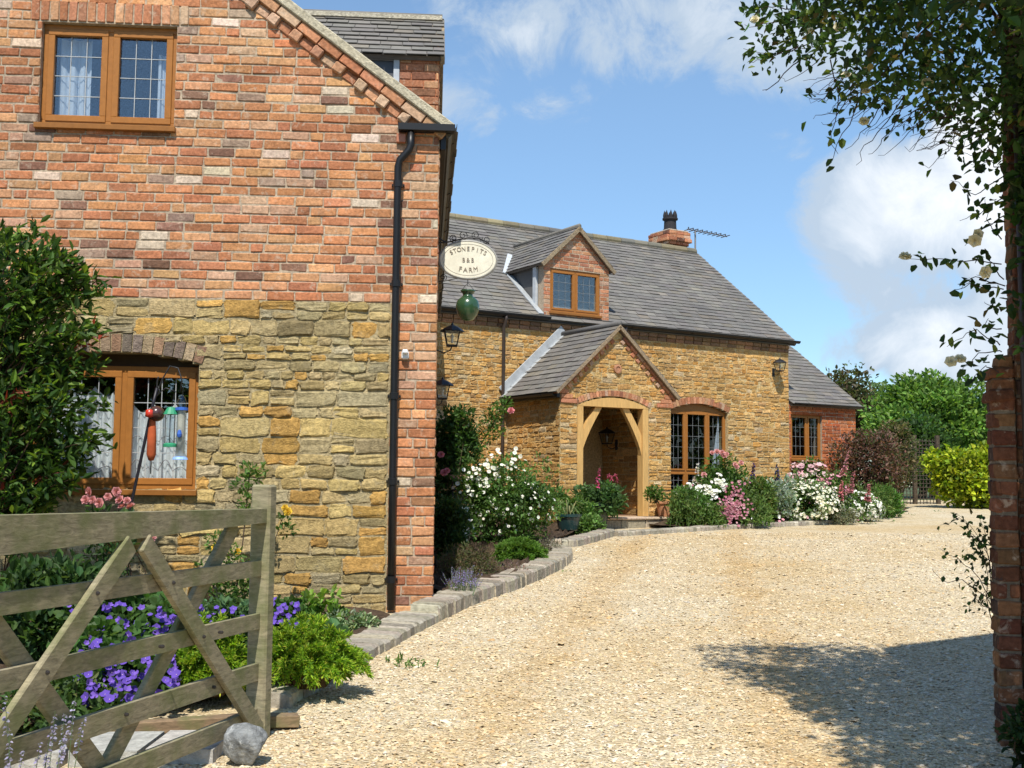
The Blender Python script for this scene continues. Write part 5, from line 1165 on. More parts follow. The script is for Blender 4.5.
m = MB(); tube(m, [at(235,600,9.4), at(243,540,9.6), at(250,470,9.7)], 0.006, WOOD, 5); tube(m, [at(240,570,9.4), at(275,540,9.6), at(285,510,9.6)], 0.004, WOOD, 5); m.build('cane', 'bark', t)
rp = [(285,508),(288,512),(217,548),(238,552)]
add_blooms(t, rose_mesh(0.10, (0.75,0.52,0.06)), 'rose_bloom', [at(x, y, 9.4) for x, y in rp], [CAN+RNG.normal(0, 0.2, 3) for _ in rp], scale=(0.6, 1.1))

# dark filler planting behind the gate
bush('leafy_perennial', 'dense dark green perennials at the left end of the bed behind the gate', 'plant', (-30,540,120,680), 7.2, DG, 0.07, 40, 60, 0.14, yr=0.7)
bush('grey_green_perennial', 'bluish green leafy clump behind the gate braces', 'plant', (150,590,265,680), 8.0, [(0.05,0.10,0.045,2),(0.07,0.13,0.05,2),(0.04,0.08,0.03,1)], 0.05, 30, 60, 0.11)
bush('ground_ivy', 'low dark leaves covering the soil behind the lowest gate bars', 'plant', (-20,664,150,745), 6.0, [(0.035,0.07,0.018,3),(0.05,0.09,0.022,2),(0.09,0.12,0.035,1)], 0.05, 40, 50, 0.10)
# purple geraniums
GER = (0.15,0.085,0.46)
def geranium(label, box_, Y, nfl, fb):
    t, P = bush('purple_geranium', label, 'flowers', box_, Y, [(0.045,0.095,0.022,3),(0.06,0.12,0.03,2),(0.035,0.07,0.02,1)], 0.055, 26, 55, 0.11, wid=0.9, group='purple geranium clumps')
    pr = MB(); petals(pr, np.zeros((1,3)), np.array([[0,0,1.0]]), 0.05, GER, 5, 0.4, 0.95, (0.5,0.35,0.6), 0.12)
    pts = []; 
    for k in range(nfl):
        x, y = RNG.uniform(fb[0], fb[2]), RNG.uniform(fb[1], fb[3]); pts.append(at(x, y, Y-0.52+RNG.uniform(-0.12, 0.12)+(fb[3]-y)*0.004))
    pr2 = MB(); petals(pr2, np.zeros((1,3)), np.array([[0,0,1.0]]), 0.042, (0.21,0.12,0.52), 5, 0.9, 0.85, (0.5,0.35,0.6), 0.12); pts2 = pts[::3]; add_blooms(t, pr2, 'flower', pts2, [np.array((0.05, -0.5, 0.7))+RNG.normal(0, 0.5, 3) for _ in pts2], scale=(0.6, 1.2)); pts = [q for i_, q in enumerate(pts) if i_ % 3]
    add_blooms(t, pr, 'flower', pts, [np.array((0.05, -0.75, 0.6))+RNG.normal(0, 0.4, 3) for _ in pts], scale=(0.65, 1.2)); return t
geranium('large clump of purple geranium in full flower seen through the gate bars', (60,610,180,715), 6.6, 100, (78,645,178,706))
geranium('second purple geranium clump crowding the lower gate bars between the braces', (86,636,184,712), 6.35, 99, (84,640,180,702))
geranium('scattered purple geranium flowers higher up behind the gate, left of the stile', (55,590,200,650), 7.2, 90, (66,604,190,645))
geranium('small purple geranium clump just right of the gate stile', (262,600,305,640), 8.6, 34, (266,600,300,626))
geranium('purple geranium flowers between the second brace and the gate stile', (185,600,258,660), 8.0, 40, (190,607,254,640))
# low juniper: arching feathery sprays
def juniper(label, box_, Y, n, lenp, pal, name='golden_juniper', cat='conifer', yr=0.8):
    c, rad = pbox(*box_, Y, yr); base = np.array((c[0], c[1], gz(c[1])+0.03)); t = thing(name, label, cat, base, None); m, ms = MB(), MB()
    for k in range(n):
        d = unit(RNG.normal(0, 1, 3)); d[2] = abs(d[2])*0.75+0.02; tip = base+d*rad*np.array((1,1,2))*RNG.uniform(0.55, 1.0); st_ = base+np.array((d[0]*rad[0]*0.3, d[1]*rad[1]*0.3, 0.03))
        q = np.linspace(0, 1, 6)[:, None]; arc = st_+(tip-st_)*q+np.array((0,0,0.5*rad[2]))*np.sin(q*math.pi*0.85)
        tube(ms, arc, 0.004*(1.2-q[:, 0]), (0.12,0.08,0.04), 4); nn = 110; tt = RNG.uniform(0.25, 1.0, nn)**0.8
        P = np.stack([np.interp(tt, q[:, 0], arc[:, i]) for i in range(3)], 1); ax = unit(tip-st_); D = ax[None]*0.9+RNG.normal(0, 0.5, (nn, 3))+np.array((0,0,-0.1))
        leaves(m, P, D, lenp*RNG.uniform(0.6, 1.3, nn), cols(pal, nn, 0.18, 0.05), 0.2, fold=0.1, droop=0.2)
    m.build('foliage', 'leaf', t); ms.build('stem', 'bark', t); return t
JUN = [(0.15,0.25,0.02,3),(0.23,0.32,0.028,2.5),(0.08,0.15,0.018,1.6),(0.33,0.35,0.05,0.8)]
juniper('bright yellow green juniper spilling onto the gravel beside the gate stile', (240,648,372,735), 6.75, 340, 0.036, JUN)
juniper('yellow green juniper seen through the lower gate bars left of the stile', (160,640,258,740), 6.5, 210, 0.042, JUN)
bush('variegated_plant', 'low white edged variegated plant on the bed edge near the downpipe', 'plant', (318,612,378,640), 8.9, [(0.10,0.15,0.07,2),(0.24,0.28,0.17,1.4),(0.07,0.11,0.05,1)], 0.04, 26, 45, 0.06, yr=1.0)
bush('lime_leaved_plant', 'small lime green leafy plant at the foot of the stone wall', 'plant', (292,588,340,640), 9.0, [(0.12,0.2,0.03,2),(0.08,0.14,0.03,1)], 0.07, 10, 22, 0.08, wid=0.75)
bush('hosta', 'grey green broad leaved plant on dark soil right of the gate stile', 'plant', (300,622,345,650), 8.5, [(0.06,0.12,0.04,2),(0.045,0.09,0.03,1)], 0.10, 9, 14, 0.07, wid=0.8)
# lavender in front of the gate at the lower left
t = thing('lavender', 'pale lavender spikes in front of the gate at the lower left corner', 'flowers', (-1.55, 3.45, 0.1))
m, mf = MB(), MB()
for k in range(34):
    b = np.array((-1.72+RNG.uniform(0, 0.40), 3.45+RNG.uniform(-0.18, 0.18), 0.08)); hgt = RNG.uniform(0.35, 0.74); tp = b+np.array((RNG.normal(0.03, 0.06), RNG.normal(0, 0.05), hgt))
    spike(m, b, tp, 0.015, (0.24,0.23,0.36), 30, (0.10,0.14,0.07), 0.6, 0.0022, 0.82)
m.build('flower_spike', 'leaf', t); P = np.stack([-1.72+RNG.uniform(0, 0.42, 500), 3.45+RNG.uniform(-0.2, 0.25, 500), 0.1+RNG.uniform(0, 0.30, 500)], 1)
leaves(mf, P, RNG.normal(0, 0.5, (500, 3))+np.array((0,0,0.8)), 0.05, cols([(0.09,0.13,0.07,1),(0.06,0.10,0.045,1)], 500), 0.2); mf.build('foliage', 'leaf', t)

# corner bed by the side wall ------------------------------------------------------
t, P = bush('white_flowering_shrub', 'rounded shrub covered in small white flowers in the corner bed', 'shrub', (456,460,560,554), 16.2, [(0.065,0.125,0.03,3),(0.085,0.16,0.04,2),(0.05,0.10,0.022,2)], 0.055, 120, 75, 0.17, stem_r=0.012)
p, d = outer(t, P, 170, 0.2); blossoms(t, p, d, 0.046, [(0.80,0.80,0.72,1)], 4, 0.2, 1.2, (0.7,0.6,0.2), 0.18)
m = MB(); sh2 = np.array([at(RNG.uniform(462, 556), RNG.uniform(458, 520), RNG.uniform(15.9, 16.6)) for _ in range(44)]); foliage(m, sh2, 0.15, 26, 0.06, LG, 0.45, upw=0.7); m.build('foliage', 'leaf', t)
c2 = np.array([at(x, y, 16.0) for x, y in [(476,474),(470,482),(482,480),(466,490),(478,488),(488,472),(505,466),(515,463),(498,470)]]); m = MB(); foliage(m, c2, 0.13, 45, 0.07, LG); m.build('foliage', 'leaf', t)
blossoms(t, np.repeat(c2, 9, 0)+RNG.normal(0, 0.08, (81, 3))+np.array((0,-0.1,0.05)), np.tile(CAN, (81, 1))+RNG.normal(0, 0.3, (81, 3)), 0.055, [(0.8,0.8,0.72,1)], 4, 0.2, 1.2, (0.7,0.6,0.2), 0.18)
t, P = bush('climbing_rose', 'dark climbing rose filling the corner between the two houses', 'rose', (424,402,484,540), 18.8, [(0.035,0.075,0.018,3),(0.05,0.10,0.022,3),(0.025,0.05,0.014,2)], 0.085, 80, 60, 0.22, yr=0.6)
c2 = np.array([at(x, y, 20.6) for x, y in [(472,452),(480,444),(488,436),(494,424),(498,414),(502,408),(490,416),(484,428),(478,462),(496,432),(505,404)]]); m = MB(); foliage(m, c2, 0.17, 60, 0.075, LG); m.build('foliage', 'leaf', t)
m = MB(); tube(m, [at(462,500,20.3), at(480,446,20.7), at(504,406,20.9)], 0.014, WOOD, 6); m.build('cane', 'bark', t)
rp = [(511,411,20.5),(444,473,17.6),(447,471,17.6),(441,455,18)]
add_blooms(t, rose_mesh(0.16, (0.72,0.26,0.30)), 'rose_bloom', [at(*q) for q in rp], [CAN]*4, scale=(0.6, 1.0))
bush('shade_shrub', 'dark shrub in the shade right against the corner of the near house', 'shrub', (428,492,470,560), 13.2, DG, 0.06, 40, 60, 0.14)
t, P = bush('small_white_flower_plant', 'pale leaved plant with a few white flowers left of the white shrub', 'plant', (440,500,476,552), 14.2, LG, 0.06, 22, 45, 0.12)
p, d = outer(t, P, 26); blossoms(t, p, d, 0.09, [(0.78,0.76,0.66,1)], 5, 0.25)
bush('heather', 'brownish green twiggy heather behind the stone edging', 'shrub', (434,540,505,592), 12.2, [(0.10,0.095,0.045,3),(0.13,0.10,0.06,2),(0.08,0.11,0.04,2),(0.14,0.08,0.07,1)], 0.035, 60, 70, 0.12, wid=0.25, yr=0.9)
bush('bronze_heather', 'purplish brown low heather at the edge of the corner bed', 'shrub', (478,560,530,586), 12.6, [(0.15,0.10,0.09,3),(0.12,0.11,0.06,2),(0.18,0.13,0.13,1)], 0.03, 36, 60, 0.09, wid=0.25, yr=1.0)
juniper('flat bright green conifer mound beside the curved stone edging', (490,545,549,575), 13.9, 170, 0.06, [(0.09,0.17,0.03,3),(0.12,0.21,0.04,2),(0.06,0.12,0.02,1)], 'green_mound')
bush('grey_thyme', 'greyish pink low plant at the rounded end of the stone edging', 'plant', (530,538,564,562), 15.2, [(0.16,0.14,0.11,2),(0.13,0.14,0.09,2),(0.19,0.14,0.14,1)], 0.03, 26, 50, 0.09, wid=0.3)
t = thing('lavender', 'small blue lavender tuft at the foot of the brick quoin', 'flowers', (-0.5, 10.75, 0.4)); m = MB()
for k in range(70):
    b = np.array((-0.55+RNG.uniform(0, 0.22), 10.6+RNG.uniform(0, 0.35), 0.42)); spike(m, b, b+np.array((RNG.normal(0, 0.05), RNG.normal(0, 0.05), RNG.uniform(0.12, 0.26))), 0.016, (0.22,0.19,0.42), 12, (0.12,0.16,0.09), 0.5, 0.003, 0.5)
m.build('flower_spike', 'leaf', t)
# by the porch
t, P = bush('foxglove', 'pink foxglove rising from bushy leaves in the dark pot left of the doorway', 'flowers', (572,478,624,520), 20.6, [(0.06,0.12,0.04,3),(0.045,0.09,0.03,2),(0.09,0.15,0.06,1)], 0.10, 40, 50, 0.15)
for (x, yb, yt, xt) in ((596,490,466,600),): m = MB(); spike(m, at(x, yb, 20.1), at(xt, yt, 20.1), 0.07, (0.55,0.10,0.24), 46, tip=0.2, stem_r=0.01, bloom_from=0.1); m.build('flower_spike', 'petal', t)
m = MB(); q = np.array([at(612,479,20.1), at(609,476,20.1), at(615,476,20.1), at(617,480,20.1)]); leaves(m, np.repeat(q, 12, 0), RNG.normal(0, 1, (48, 3)), 0.06, cols([(0.42,0.09,0.15,1)], 48), 0.35); m.build('flower_head', 'petal', t)
bush('leafy_pot_plant', 'bushy green plant growing round the teal bowl by the porch wall', 'plant', (560,495,600,535), 19.4, LG, 0.09, 30, 45, 0.14)
bush('strappy_plant', 'small tuft of green leaves along the porch side wall', 'plant', (548,488,572,512), 20.2, LG, 0.08, 14, 40, 0.12)
bush('trailing_plant', 'light green trailing plant over the stone edging beside the step', 'plant', (576,514,606,537), 19.0, [(0.09,0.17,0.04,2),(0.12,0.2,0.05,1),(0.06,0.11,0.03,1)], 0.07, 22, 40, 0.11)
t = thing('grass_tuft', 'arching pale strap leaves in the teal bowl', 'plant', at(568,522,18.6)); m = MB()
for k in range(26):
    a = RNG.uniform(0, 6.28); b = at(568,520,18.6); tp = b+np.array((math.cos(a)*0.28, math.sin(a)*0.2, RNG.uniform(-0.05, 0.3))); mid = (b+tp)/2+np.array((0,0,0.18)); tube(m, [b, mid, tp], [0.008,0.007,0.002], cols([(0.12,0.17,0.06,2),(0.25,0.25,0.12,1)], 1)[0], 4)
m.build('leaf_blade', 'leaf', t)
bush('pot_foliage', 'small green plant in the terracotta pot on the porch step', 'plant', (645,484,667,503), 21.15, LG, 0.07, 13, 26, 0.10, base_z=1.10, stem_r=0.004)

# flower border in front of the farmhouse ---------------------------------------------
WH_ = [(0.82,0.82,0.78,1)]; PK = [(0.66,0.30,0.36,2),(0.72,0.45,0.48,1),(0.55,0.20,0.28,1)]
bush('ferny_plant', 'ferny mid green mound at the left end of the long flower border', 'plant', (670,482,712,529), 21.2, [(0.065,0.13,0.03,3),(0.09,0.17,0.04,2)], 0.07, 50, 60, 0.15, wid=0.3)
t, P = bush('pink_rose_shrub', 'leafy rose with coral pink blooms in front of the arched window', 'rose', (690,462,752,520), 22.6, LG, 0.08, 70, 60, 0.18)
rp = [(724,455),(727,453),(722,452),(737,466),(735,464),(717,451),(712,452),(741,462),(704,474)]
add_blooms(t, rose_mesh(0.12, (0.70,0.36,0.36)), 'rose_bloom', [at(x, y+1, 21.9) for x, y in rp], [CAN+RNG.normal(0, 0.2, 3) for _ in rp], scale=(0.7, 1.2))
m = MB(); tube(m, [at(727,480,22.2), at(725,466,22), at(724,456,21.9)], 0.01, (0.06,0.1,0.03), 5); tube(m, [at(735,485,22.2), at(736,475,22), at(737,467,21.9)], 0.01, (0.06,0.1,0.03), 5); tube(m, [at(718,480,22.2), at(717,466,22), at(716,453,21.9)], 0.01, (0.06,0.1,0.03), 5); m.build('cane', 'bark', t)
m = MB(); foliage(m, np.array([at(x, y, 22.1) for x, y in [(722,463),(730,468),(738,474),(712,462),(716,470),(728,460)]]), 0.14, 40, 0.08, LG); m.build('foliage', 'leaf', t)
t, P = bush('white_mallow', 'white flowered clump low at the front of the border near the pink cluster', 'flowers', (696,472,732,526), 21.6, LG, 0.07, 36, 50, 0.14)
for (x, y, r) in [(719,480,9),(722,485,7),(708,490,8),(714,494,7),(703,513,7),(705,518,6),(706,505,6),(699,488,4),(690,486,4),(697,498,4)]:
    k = 16; blossoms(t, np.array([at(x+RNG.normal(0, r*0.4), y+RNG.normal(0, r*0.4), 21.2) for _ in range(k)]), np.tile(CAN, (k,1))+RNG.normal(0, 0.3, (k,3)), 0.07, WH_, 5, 0.3, 1.0)
for lab, (x0, y0, x1, y1), colr in (('white flower spike near the left end of the border in front of the arched window', (693,484,698,463), (0.78,0.74,0.74)), ('deep purple delphinium spike standing against the honey coloured wall', (751,482,754,463), (0.10,0.05,0.22)),
     ('dark blue delphinium spike right of the purple one', (777,484,777,464), (0.09,0.09,0.2)), ('pink foxglove leaning before the purple leaved shrub', (836,480,851,447), (0.5,0.24,0.27)),
     ('upright pink spike beside the white daisies', (847,492,854,471), (0.5,0.22,0.25)), ('short rose pink spike at the right end of the border', (866,497,869,484), (0.55,0.22,0.25)), ('coral pink spike at the middle right of the border', (838,502,842,480), (0.65,0.25,0.28))):
    b, tp = at(x0, y0+18, 22.6), at(x1, y1, 22.4); t = thing('flower_spire', lab, 'flowers', b); m = MB(); spike(m, b, tp, 0.085, colr, 70, tip=0.35, stem_r=0.008, bloom_from=0.45); m.build('flower_spike', 'petal', t)
    m = MB(); foliage(m, np.array([b+np.array((0,0,0.12)), b+np.array((0.06,0,0.24))]), 0.12, 40, 0.08, LG); m.build('foliage', 'leaf', t)
t, P = bush('pink_phlox', 'dense mauve pink flower clump at the front of the border', 'flowers', (720,478,748,525), 21.3, LG, 0.06, 30, 50, 0.13)
pp = np.array([at(RNG.normal(731, 6.5), RNG.normal(509, 6), 20.95) for _ in range(190)]+[at(RNG.normal(738, 7), RNG.normal(496, 8), 21.1) for _ in range(60)]); blossoms(t, pp, np.tile(CAN, (250,1))+RNG.normal(0, 0.35, (250,3)), 0.055, [(0.48,0.20,0.26,2),(0.60,0.36,0.40,1),(0.40,0.14,0.20,1)], 5, 0.3, 1.0)
bush('green_border_plant', 'olive green leafy clump between the pink flowers and the silver plant', 'plant', (742,474,778,528), 22.0, [(0.08,0.13,0.03,2),(0.06,0.11,0.025,2),(0.12,0.14,0.04,1)], 0.07, 50, 55, 0.15)
bush('silver_leaved_plant', 'silvery grey leaved plant left of the white daisies', 'plant', (762,474,796,520), 22.2, [(0.22,0.27,0.22,2),(0.16,0.22,0.17,2),(0.30,0.34,0.29,1)], 0.07, 45, 55, 0.15)
t, P = bush('pale_pink_rose_shrub', 'large shrub of pale pink roses under the annexe window', 'rose', (784,458,834,512), 23.8, LG, 0.08, 60, 55, 0.2)
p, d = outer(t, P, 150, 0.1, 0.9); blossoms(t, p, d, 0.13, [(0.72,0.48,0.50,2),(0.66,0.36,0.40,2),(0.76,0.62,0.60,1)], 6, 0.5, 1.1)
t, P = bush('white_daisies', 'big spreading mass of small white daisies in the middle of the border', 'flowers', (764,478,858,527), 22.6, [(0.07,0.13,0.035,2),(0.10,0.15,0.06,2)], 0.06, 110, 45, 0.16, yr=0.55)
p, d = outer(t, P, 1100, 0.35); blossoms(t, p, d, 0.062, [(0.80,0.79,0.70,2),(0.78,0.74,0.56,1)], 6, 0.15, 0.9, (0.65,0.5,0.08), 0.2)
t, P = bush('white_daisies', 'smaller bright white daisy clump at the right end of the border', 'flowers', (842,492,886,522), 23.6, [(0.09,0.14,0.05,2),(0.07,0.12,0.035,1)], 0.06, 40, 40, 0.13, yr=0.7)
p, d = outer(t, P, 380, 0.3); blossoms(t, p, d, 0.07, WH_, 6, 0.15, 0.9, (0.6,0.5,0.15), 0.18)
t, P = bush('rose_pink_flowers', 'rose pink flower clump rising above the white daisies on the right', 'flowers', (812,474,852,512), 22.9, LG, 0.07, 30, 45, 0.15)
p, d = outer(t, P, 110, 0.1, 0.5); blossoms(t, p, d, 0.11, PK, 5, 0.4, 1.0)
bush('grass_clump', 'fresh green grassy clump at the far right end of the border', 'plant', (866,486,904,522), 25.0, [(0.05,0.12,0.02,2),(0.08,0.16,0.03,2)], 0.11, 50, 50, 0.17, wid=0.2, upw=0.9)
bush('grey_catmint', 'grey low mound in front of the daisies at the gravel edge', 'plant', (824,506,862,526), 22.4, [(0.17,0.17,0.12,2),(0.13,0.15,0.09,2)], 0.05, 24, 45, 0.11, wid=0.3)

# airy stems and self-sown plants threading the border
for k, (x0, x1, y0, y1, Y, lab) in enumerate([(672,700,488,526,20.95,'loose green seedlings at the left front edge of the long border'),(705,745,470,500,22.4,'tall loose leafy stems behind the white flowers under the arched window'),(738,770,490,527,21.2,'light green loose plants in front of the olive green clump'),
      (776,812,470,505,23.3,'tall loose stems behind the silver leaved plant'),(800,850,462,500,23.9,'tall green stems behind the white daisies'),(850,892,478,512,24.4,'loose green stems beside the pink spikes'),(690,725,500,529,20.9,'low green tufts at the front of the border left of the mauve clump')]):
    t = thing('border_plant', lab, 'plant', (*at((x0+x1)/2, y1, Y)[:2], gz(Y)+0.05)); m, ms = MB(), MB()
    for i_ in range(46):
        x = RNG.uniform(x0, x1); yt = RNG.uniform(y0, y0+(y1-y0)*0.55); b = at(x+RNG.normal(0, 3), y1, Y+RNG.uniform(-0.3, 0.3)); tp = at(x, yt, Y+RNG.uniform(-0.3, 0.3)); b[2] = gz(Y)+0.05
        tube(ms, [b, (b+tp)/2+RNG.normal(0, 0.03, 3), tp], [0.006,0.005,0.003], (0.07,0.12,0.03), 4); tt = RNG.uniform(0.15, 1.0, 26)[:, None]
        leaves(m, b+(tp-b)*tt+RNG.normal(0, 0.03, (26, 3)), RNG.normal(0, 0.7, (26, 3))+np.array((0,0,0.5)), 0.065*RNG.uniform(0.6, 1.3, 26), cols([(0.07,0.13,0.03,2),(0.10,0.16,0.04,2),(0.12,0.15,0.05,1)], 26, 0.2, 0.05), 0.4)
    m.build('foliage', 'leaf', t); ms.build('stem', 'leaf', t)
t = thing('mixed_border_flowers', 'scattered small white and pink flowers mingling through the whole long border', 'flowers', (*at(770,520,22.5)[:2], gz(22.5)+0.05))
m = MB(); P = []; pc = []
for k in range(420):
    x = RNG.uniform(672, 880); top = np.interp(x, [672, 700, 735, 760, 800, 850, 880], [492, 478, 470, 482, 470, 486, 500]); y = RNG.uniform(top, 523); Y = np.interp(x, [672, 780, 880], [21.0, 21.9, 23.6])+(523-y)*0.03-0.12
    P.append(at(x, y, Y)); pc.append(RNG.random())
P = np.array(P); pc = np.array(pc); foliage(m, P[::3], 0.10, 16, 0.06, [(0.08,0.14,0.04,2),(0.11,0.17,0.05,2),(0.06,0.11,0.03,1)], 0.4); m.build('foliage', 'leaf', t)
blossoms(t, P[pc < 0.72], np.tile(CAN, ((pc < 0.72).sum(), 1))+RNG.normal(0, 0.4, ((pc < 0.72).sum(), 3)), 0.062, WH_, 5, 0.3)
blossoms(t, P[pc >= 0.72], np.tile(CAN, ((pc >= 0.72).sum(), 1))+RNG.normal(0, 0.4, ((pc >= 0.72).sum(), 3)), 0.06, PK, 5, 0.3, name='pink_blossom')
t = thing('low_edging_plants', 'low green fringe of plants along the front edge of the long border', 'plant', (*at(770,527,21.6)[:2], gz(21.6)+0.05)); m = MB(); P = []
for k in range(110):
    x = RNG.uniform(668, 905); g = gp(x, np.interp(x, [668, 730, 800, 860, 905], [529, 525, 522, 519, 512])); P.append((g[0], g[1], gz(g[1])+RNG.uniform(0.04, 0.16)))
foliage(m, np.array(P), 0.11, 22, 0.07, [(0.07,0.14,0.03,2),(0.10,0.18,0.04,2),(0.12,0.15,0.06,1)], 0.25, upw=0.7); m.build('foliage', 'leaf', t)
# shrubs, hedge and trees beyond -------------------------------------------------------
bush('purple_shrub', 'large purplish brown shrub at the corner of the annexe', 'shrub', (830,426,908,508), 26.2, [(0.085,0.05,0.038,3),(0.12,0.06,0.048,2),(0.05,0.055,0.025,2.5),(0.16,0.09,0.07,1)], 0.075, 130, 65, 0.32, yr=0.7, stem_r=0.03)
bush('twiggy_climber', 'brown and green climber over the trellis right of the purple shrub', 'climber', (872,420,918,500), 28.8, [(0.06,0.075,0.025,3),(0.10,0.08,0.045,2),(0.15,0.12,0.07,1)], 0.09, 70, 60, 0.28, yr=0.5, stem_r=0.02)
t, P = bush('golden_hedge', 'bright yellow green hedge by the end of the drive', 'hedge', (910,442,1070,514), 29.5, [(0.22,0.27,0.018,3),(0.30,0.33,0.025,2),(0.13,0.19,0.016,2),(0.08,0.12,0.015,1)], 0.12, 230, 62, 0.26, yr=0.45, stem_r=0.03, wid=0.7)
TF = thing('trellis_fence', 'dark wooden trellis fence between the purple shrub and the golden hedge', 'fence', at(905, 505, 31))
fb_ = Frame(at(880,506,31.2)*np.array((1,1,0)), unit(np.array((0.95,0.2,0))), unit(np.array((0.2,-0.95,0))))
for x in (0.0, 1.05, 1.75): m = MB(); box(m, fb_, x-0.05, x+0.05, -0.05, 0.05, 0.7, 2.85, (0.09,0.07,0.05)); m.build('post', 'bark', TF)
m = MB()
for i in range(18): box(m, fb_, i*0.1, i*0.1+0.02, -0.012, 0.0, 0.95, 2.75, (0.08,0.065,0.05), 0.001)
for i in range(17): box(m, fb_, 0, 1.75, 0.001, 0.012, 1.0+i*0.105, 1.02+i*0.105, (0.08,0.065,0.05), 0.001)
m.build('lattice', 'bark', TF)
def tree(label, box_, Y, pal, leaf, nc, per, cr, yr=0.9, trunk_r=0.12, lean=0.0):
    c, rad = pbox(*box_, Y, yr); base = np.array((c[0]-lean, c[1], gz(Y)-0.05)); t = thing('tree', label, 'tree', base, 'trees beyond the drive'); cen = clumps(c, rad, nc, cr, shell=0.3)
    m = MB(); foliage(m, cen, cr*RNG.uniform(0.7, 1.3, len(cen)), per, leaf, pal, 0.6, 0.75, zmin=base[2]+0.2, var=0.2); m.build('crown', 'leaf', t)
    m = MB(); q = np.linspace(0, 1, 6)[:, None]; fork = np.array((c[0], c[1], c[2]-rad[2]*0.45)); tube(m, base+(fork-base)*q+np.array((0.08,0.05,0))*np.sin(q*4), trunk_r*(1.15-0.5*q[:, 0]), (0.09,0.07,0.05), 9)
    for e in cen[:16]: a = np.linspace(0, 1, 5)[:, None]; tube(m, fork+(e-fork)*a+np.array((0,0,0.25))*np.sin(a*3.1), trunk_r*0.5*(1.05-a[:, 0]), (0.09,0.07,0.05), 5)
    m.build('trunk', 'bark', t)
    return t
TG = [(0.075,0.14,0.026,3),(0.11,0.19,0.036,3),(0.05,0.10,0.02,2),(0.15,0.23,0.05,1)]
tree('broad fresh green tree behind the golden hedge', (862,366,1000,470), 38, TG, 0.17, 150, 150, 0.62)
tree('dark bronze leaved tree behind the annexe roof', (808,369,882,470), 44, [(0.06,0.065,0.028,3),(0.09,0.07,0.04,2),(0.06,0.085,0.03,1)], 0.17, 90, 85, 0.75)
tree('small pale grey green tree between the bronze tree and the fresh green tree', (858,372,905,460), 47, [(0.12,0.17,0.07,2),(0.08,0.13,0.05,2)], 0.17, 34, 80, 0.5)
tree('dark green tree half hidden behind the brick pier', (955,392,1060,480), 46, [(0.05,0.10,0.025,3),(0.075,0.135,0.03,2)], 0.19, 80, 90, 0.8)
tree('shaded low tree between the trellis fence and the golden hedge', (880,412,960,500), 35.5, [(0.03,0.065,0.018,3),(0.045,0.09,0.02,2)], 0.15, 70, 100, 0.5, yr=0.5)
# unseen trees added behind and beside the camera to darken the window reflections
m = MB(); cen = np.stack([RNG.uniform(-45, 45, 240), RNG.uniform(-34, -27, 240), RNG.uniform(0.5, 8.5, 240)], 1); cen = np.concatenate([cen, np.stack([RNG.uniform(42, 48, 220), RNG.uniform(-30, 34, 220), RNG.uniform(0.8, 7.5, 220)], 1)]); foliage(m, cen, 1.9, 60, 0.55, DG+LG[:2], 0.7); stuff(m.build('unseen_tree_belt', 'leaf', None)); bpy.data.objects['unseen_tree_belt']['label'] = 'belt of unseen trees added to darken the window reflections'; bpy.data.objects['unseen_tree_belt']['category'] = 'trees'

# climbing rose over the gateway --------------------------------------------------------
RO = [(0.022,0.05,0.013,4),(0.036,0.075,0.017,3),(0.018,0.036,0.012,3),(0.09,0.125,0.022,1.2),(0.10,0.08,0.03,0.4)]
t = thing('climbing_rose', 'climbing rose arching overhead from the brick pier with cream blooms', 'rose', (2.6, 5.7, 0.2))
m, ms = MB(), MB(); cen = []
for k in range(400):
    X_ = RNG.uniform(1.25, 3.5); Y_ = RNG.uniform(4.9, 6.1); px_ = 512+1150*X_/Y_
    lowpy = np.interp(px_, [738, 760, 800, 850, 900, 950, 1005, 1100], [22, 55, 62, 88, 108, 122, 150, 180])
    zlow = EYE+(486-lowpy)/1150*Y_; ztop = 4.25; d = RNG.random()
    z = zlow+0.09+(ztop-zlow)*d; 
    if px_ < 752: continue
    if RNG.random() > np.interp(px_, [740, 800, 860, 1000], [0.28, 0.5, 0.85, 1]): continue
    cen.append((X_, Y_, z))
cen = np.array(cen); foliage(m, cen, 0.14, 30, 0.047, RO, 0.62, 1.0, var=0.22, upw=0.0)
cen2 = np.stack([RNG.uniform(1.55, 4.2, 620), RNG.uniform(2.7, 5.0, 620), RNG.uniform(3.2, 4.6, 620)], 1); cen2 = cen2[(cen2[:, 0] > 0.445*cen2[:, 1]) | (cen2[:, 2] > EYE+0.46*cen2[:, 1])]
foliage(m, cen2, 0.2, 34, 0.07, RO, 0.62, 1.0, var=0.2, upw=0.0)
cen3 = np.stack([RNG.uniform(2.50, 3.3, 150), RNG.uniform(5.42, 5.62, 150), RNG.uniform(2.1, 3.6, 150)], 1); foliage(m, cen3, 0.10, 26, 0.06, RO[:3], 0.62, 1.0, var=0.2, upw=0.0)
